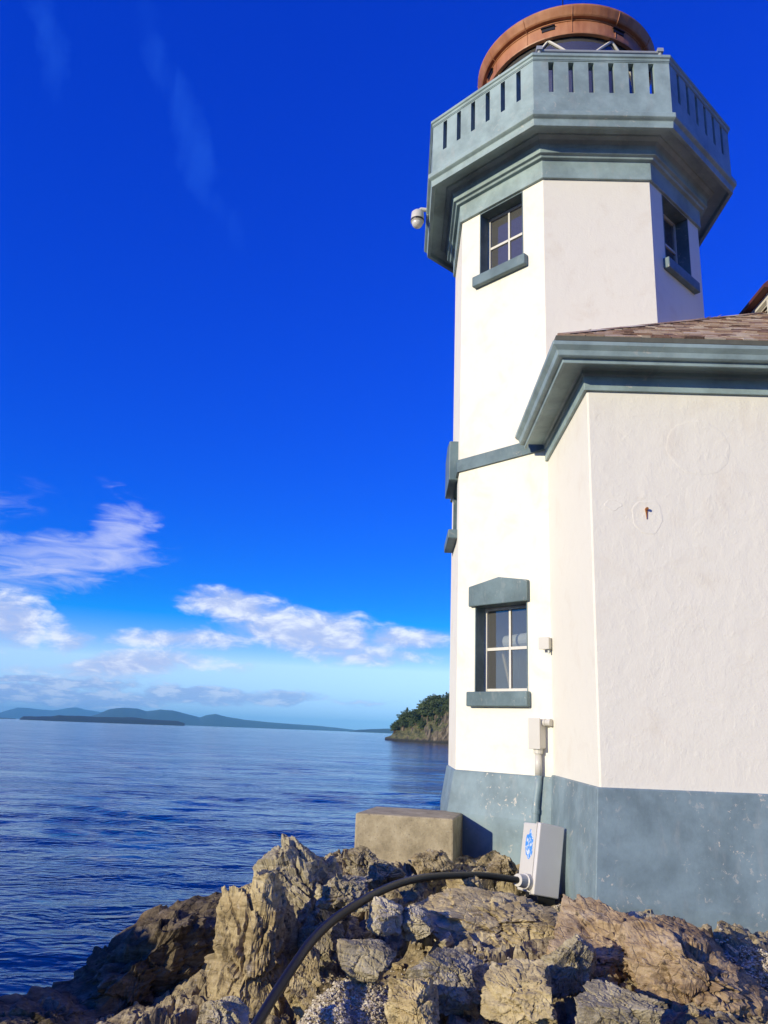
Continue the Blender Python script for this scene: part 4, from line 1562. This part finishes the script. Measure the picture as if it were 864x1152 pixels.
def spline(P, n=10):
    out = []
    for i in range(len(P) - 1):
        p0, p1, p2, p3 = P[max(i - 1, 0)], P[i], P[i + 1], P[min(i + 2, len(P) - 1)]
        for k in range(n):
            t = k / n
            out.append(0.5 * ((2 * p1) + (p2 - p0) * t + (2 * p0 - 5 * p1 + 4 * p2 - p3) * t * t + (3 * p1 - p0 - 3 * p2 + p3) * t ** 3))
    return out + [P[-1]]


b = MB()
b.tube(spline(pp), 0.027, 16)
prop(b.build('pipe', plain('black_plastic_pipe', (0.007, 0.007, 0.008), 0.5, var=0.2, bmp=0.05), smooth=True), 'thick black plastic pipe lying across the rocks to the utility box', 'pipe')


# concrete block
def mk_concrete():
    m, nt, p = material('weathered_concrete')
    c = obj_co(nt)
    n = nt.noise(c, 4, 7, 0.7)
    cc = ramp(nt, n, [(0.3, (0.20, 0.165, 0.10)), (0.5, (0.36, 0.30, 0.19)), (0.7, (0.50, 0.43, 0.29))])
    sp = nt.smooth(nt.noise(c, 38, 4, 0.7), 0.58, 0.66)
    cc = nt.mix(nt.m('MULTIPLY', sp, 0.6), cc, (0.09, 0.08, 0.055))
    lf = nt.smooth(nt.noise(nt.mapping(c, loc=(3, 3, 3)), 24, 5, 0.7), 0.6, 0.68)
    cc = nt.mix(nt.m('MULTIPLY', lf, 0.5), cc, (0.42, 0.40, 0.30))
    nm = bump(nt, n, 0.4, 0.03)
    nm = bump(nt, nt.noise(c, 45, 5, 0.7), 0.7, 0.012, nm)
    setp(nt, p, col=cc, rough=0.9, norm=nm)
    return m


q0, q1 = at(400, 911, 8.55), at(510.5, 916, 8.35)
ux = (q1 - q0)
ux.z = 0
L = ux.length
ang = math.atan2(ux.y, ux.x)
bz = EYE - 0.785
b = MB()
dep = 0.85
nx_, ny_, nz_ = 26, 16, 12
b.box((L / 2, dep / 2, -0.325), (L, dep, 0.65))
blk = b.build('concrete_block', mk_concrete(), bevel=0.018)
blk.location = (q0.x, q0.y, bz)
blk.rotation_euler = (0, 0, ang)
prop(blk, 'rough rectangular concrete block on the rocks beside the tower foot', 'block')

# security camera under the gallery edge
sc_ = lw(-1.94, -0.05, 6.86)
cm = empty('security_camera', (sc_.x, sc_.y, sc_.z), ROT)
prop(cm, 'white dome security camera hung from the left edge of the gallery', 'camera')
b = MB()
b.box((-0.01, 0, 0.16), (0.05, 0.10, 0.14))
b.tube([(-0.02, 0, 0.2), (-0.12, 0, 0.21), (-0.165, 0, 0.17)], 0.03, 10)
b.build('bracket', M_WHITE, cm, bevel=0.004)
b = MB()
b.lathe([(0.001, 0.19), (0.05, 0.185), (0.085, 0.15), (0.092, 0.05), (0.09, 0.0), (0.07, -0.005)], 24, 0)
b.v = [(x - 0.17, y, z) for x, y, z in b.v]
b.build('housing', M_WHITE, cm, smooth=True)
b = MB()
prof = [(0.078 * math.cos(t), -0.006 - 0.085 * math.sin(t)) for t in np.linspace(0, math.pi / 2 - 0.01, 8)]
b.lathe(prof, 24, 0)
b.v = [(x - 0.17, y, z) for x, y, z in b.v]
b.build('dome', plain('camera_dome_shell', (0.6, 0.58, 0.55), 0.2, var=0.03), cm, smooth=True)
b = MB()
b.lathe([(0.093, 0.012), (0.0945, 0.02), (0.0945, 0.034), (0.092, 0.042)], 24, 0)
b.v = [(x - 0.17, y, z) for x, y, z in b.v]
b.build('band', M_DARK, cm)

# things behind the lower window
b = MB()
b.tube([fpt(-1, -0.10, 0.30, -0.36), fpt(-1, -0.20, 0.92, -0.27)], 0.017, 8)
prop(b.build('wooden_stick', plain('pale_wood', (0.55, 0.42, 0.26), 0.6)), 'pale wooden stick leaning behind the lower window glass', 'stick')
b = MB()
b.tube([fpt(-1, -0.20, 1.02, -0.34), fpt(-1, 0.45, 1.06, -0.34)], 0.075, 14)
prop(b.build('cloth_roll', plain('white_cloth', (0.75, 0.73, 0.7), 0.8)), 'white rolled cloth behind the upper panes of the lower window', 'cloth')

# ------------------------------------------------------------------ sea air
hz = MB()
hz.box((0, 0, 285), (96000, 96000, 573))
haze = hz.build('haze', bpy.data.materials.new('sea_haze'))
hm = haze.data.materials[0]
hm.use_nodes = True
hn = NT(hm.node_tree)
pv = hn.n('ShaderNodeVolumePrincipled', {'Color': (0.24, 0.70, 1.0, 1), 'Density': 3.6e-5, 'Anisotropy': -0.35})
hn.t.links.new(pv.outputs[0], hn.n('ShaderNodeOutputMaterial').inputs['Volume'])
prop(haze, 'thin blue sea haze', 'haze', kind='stuff')
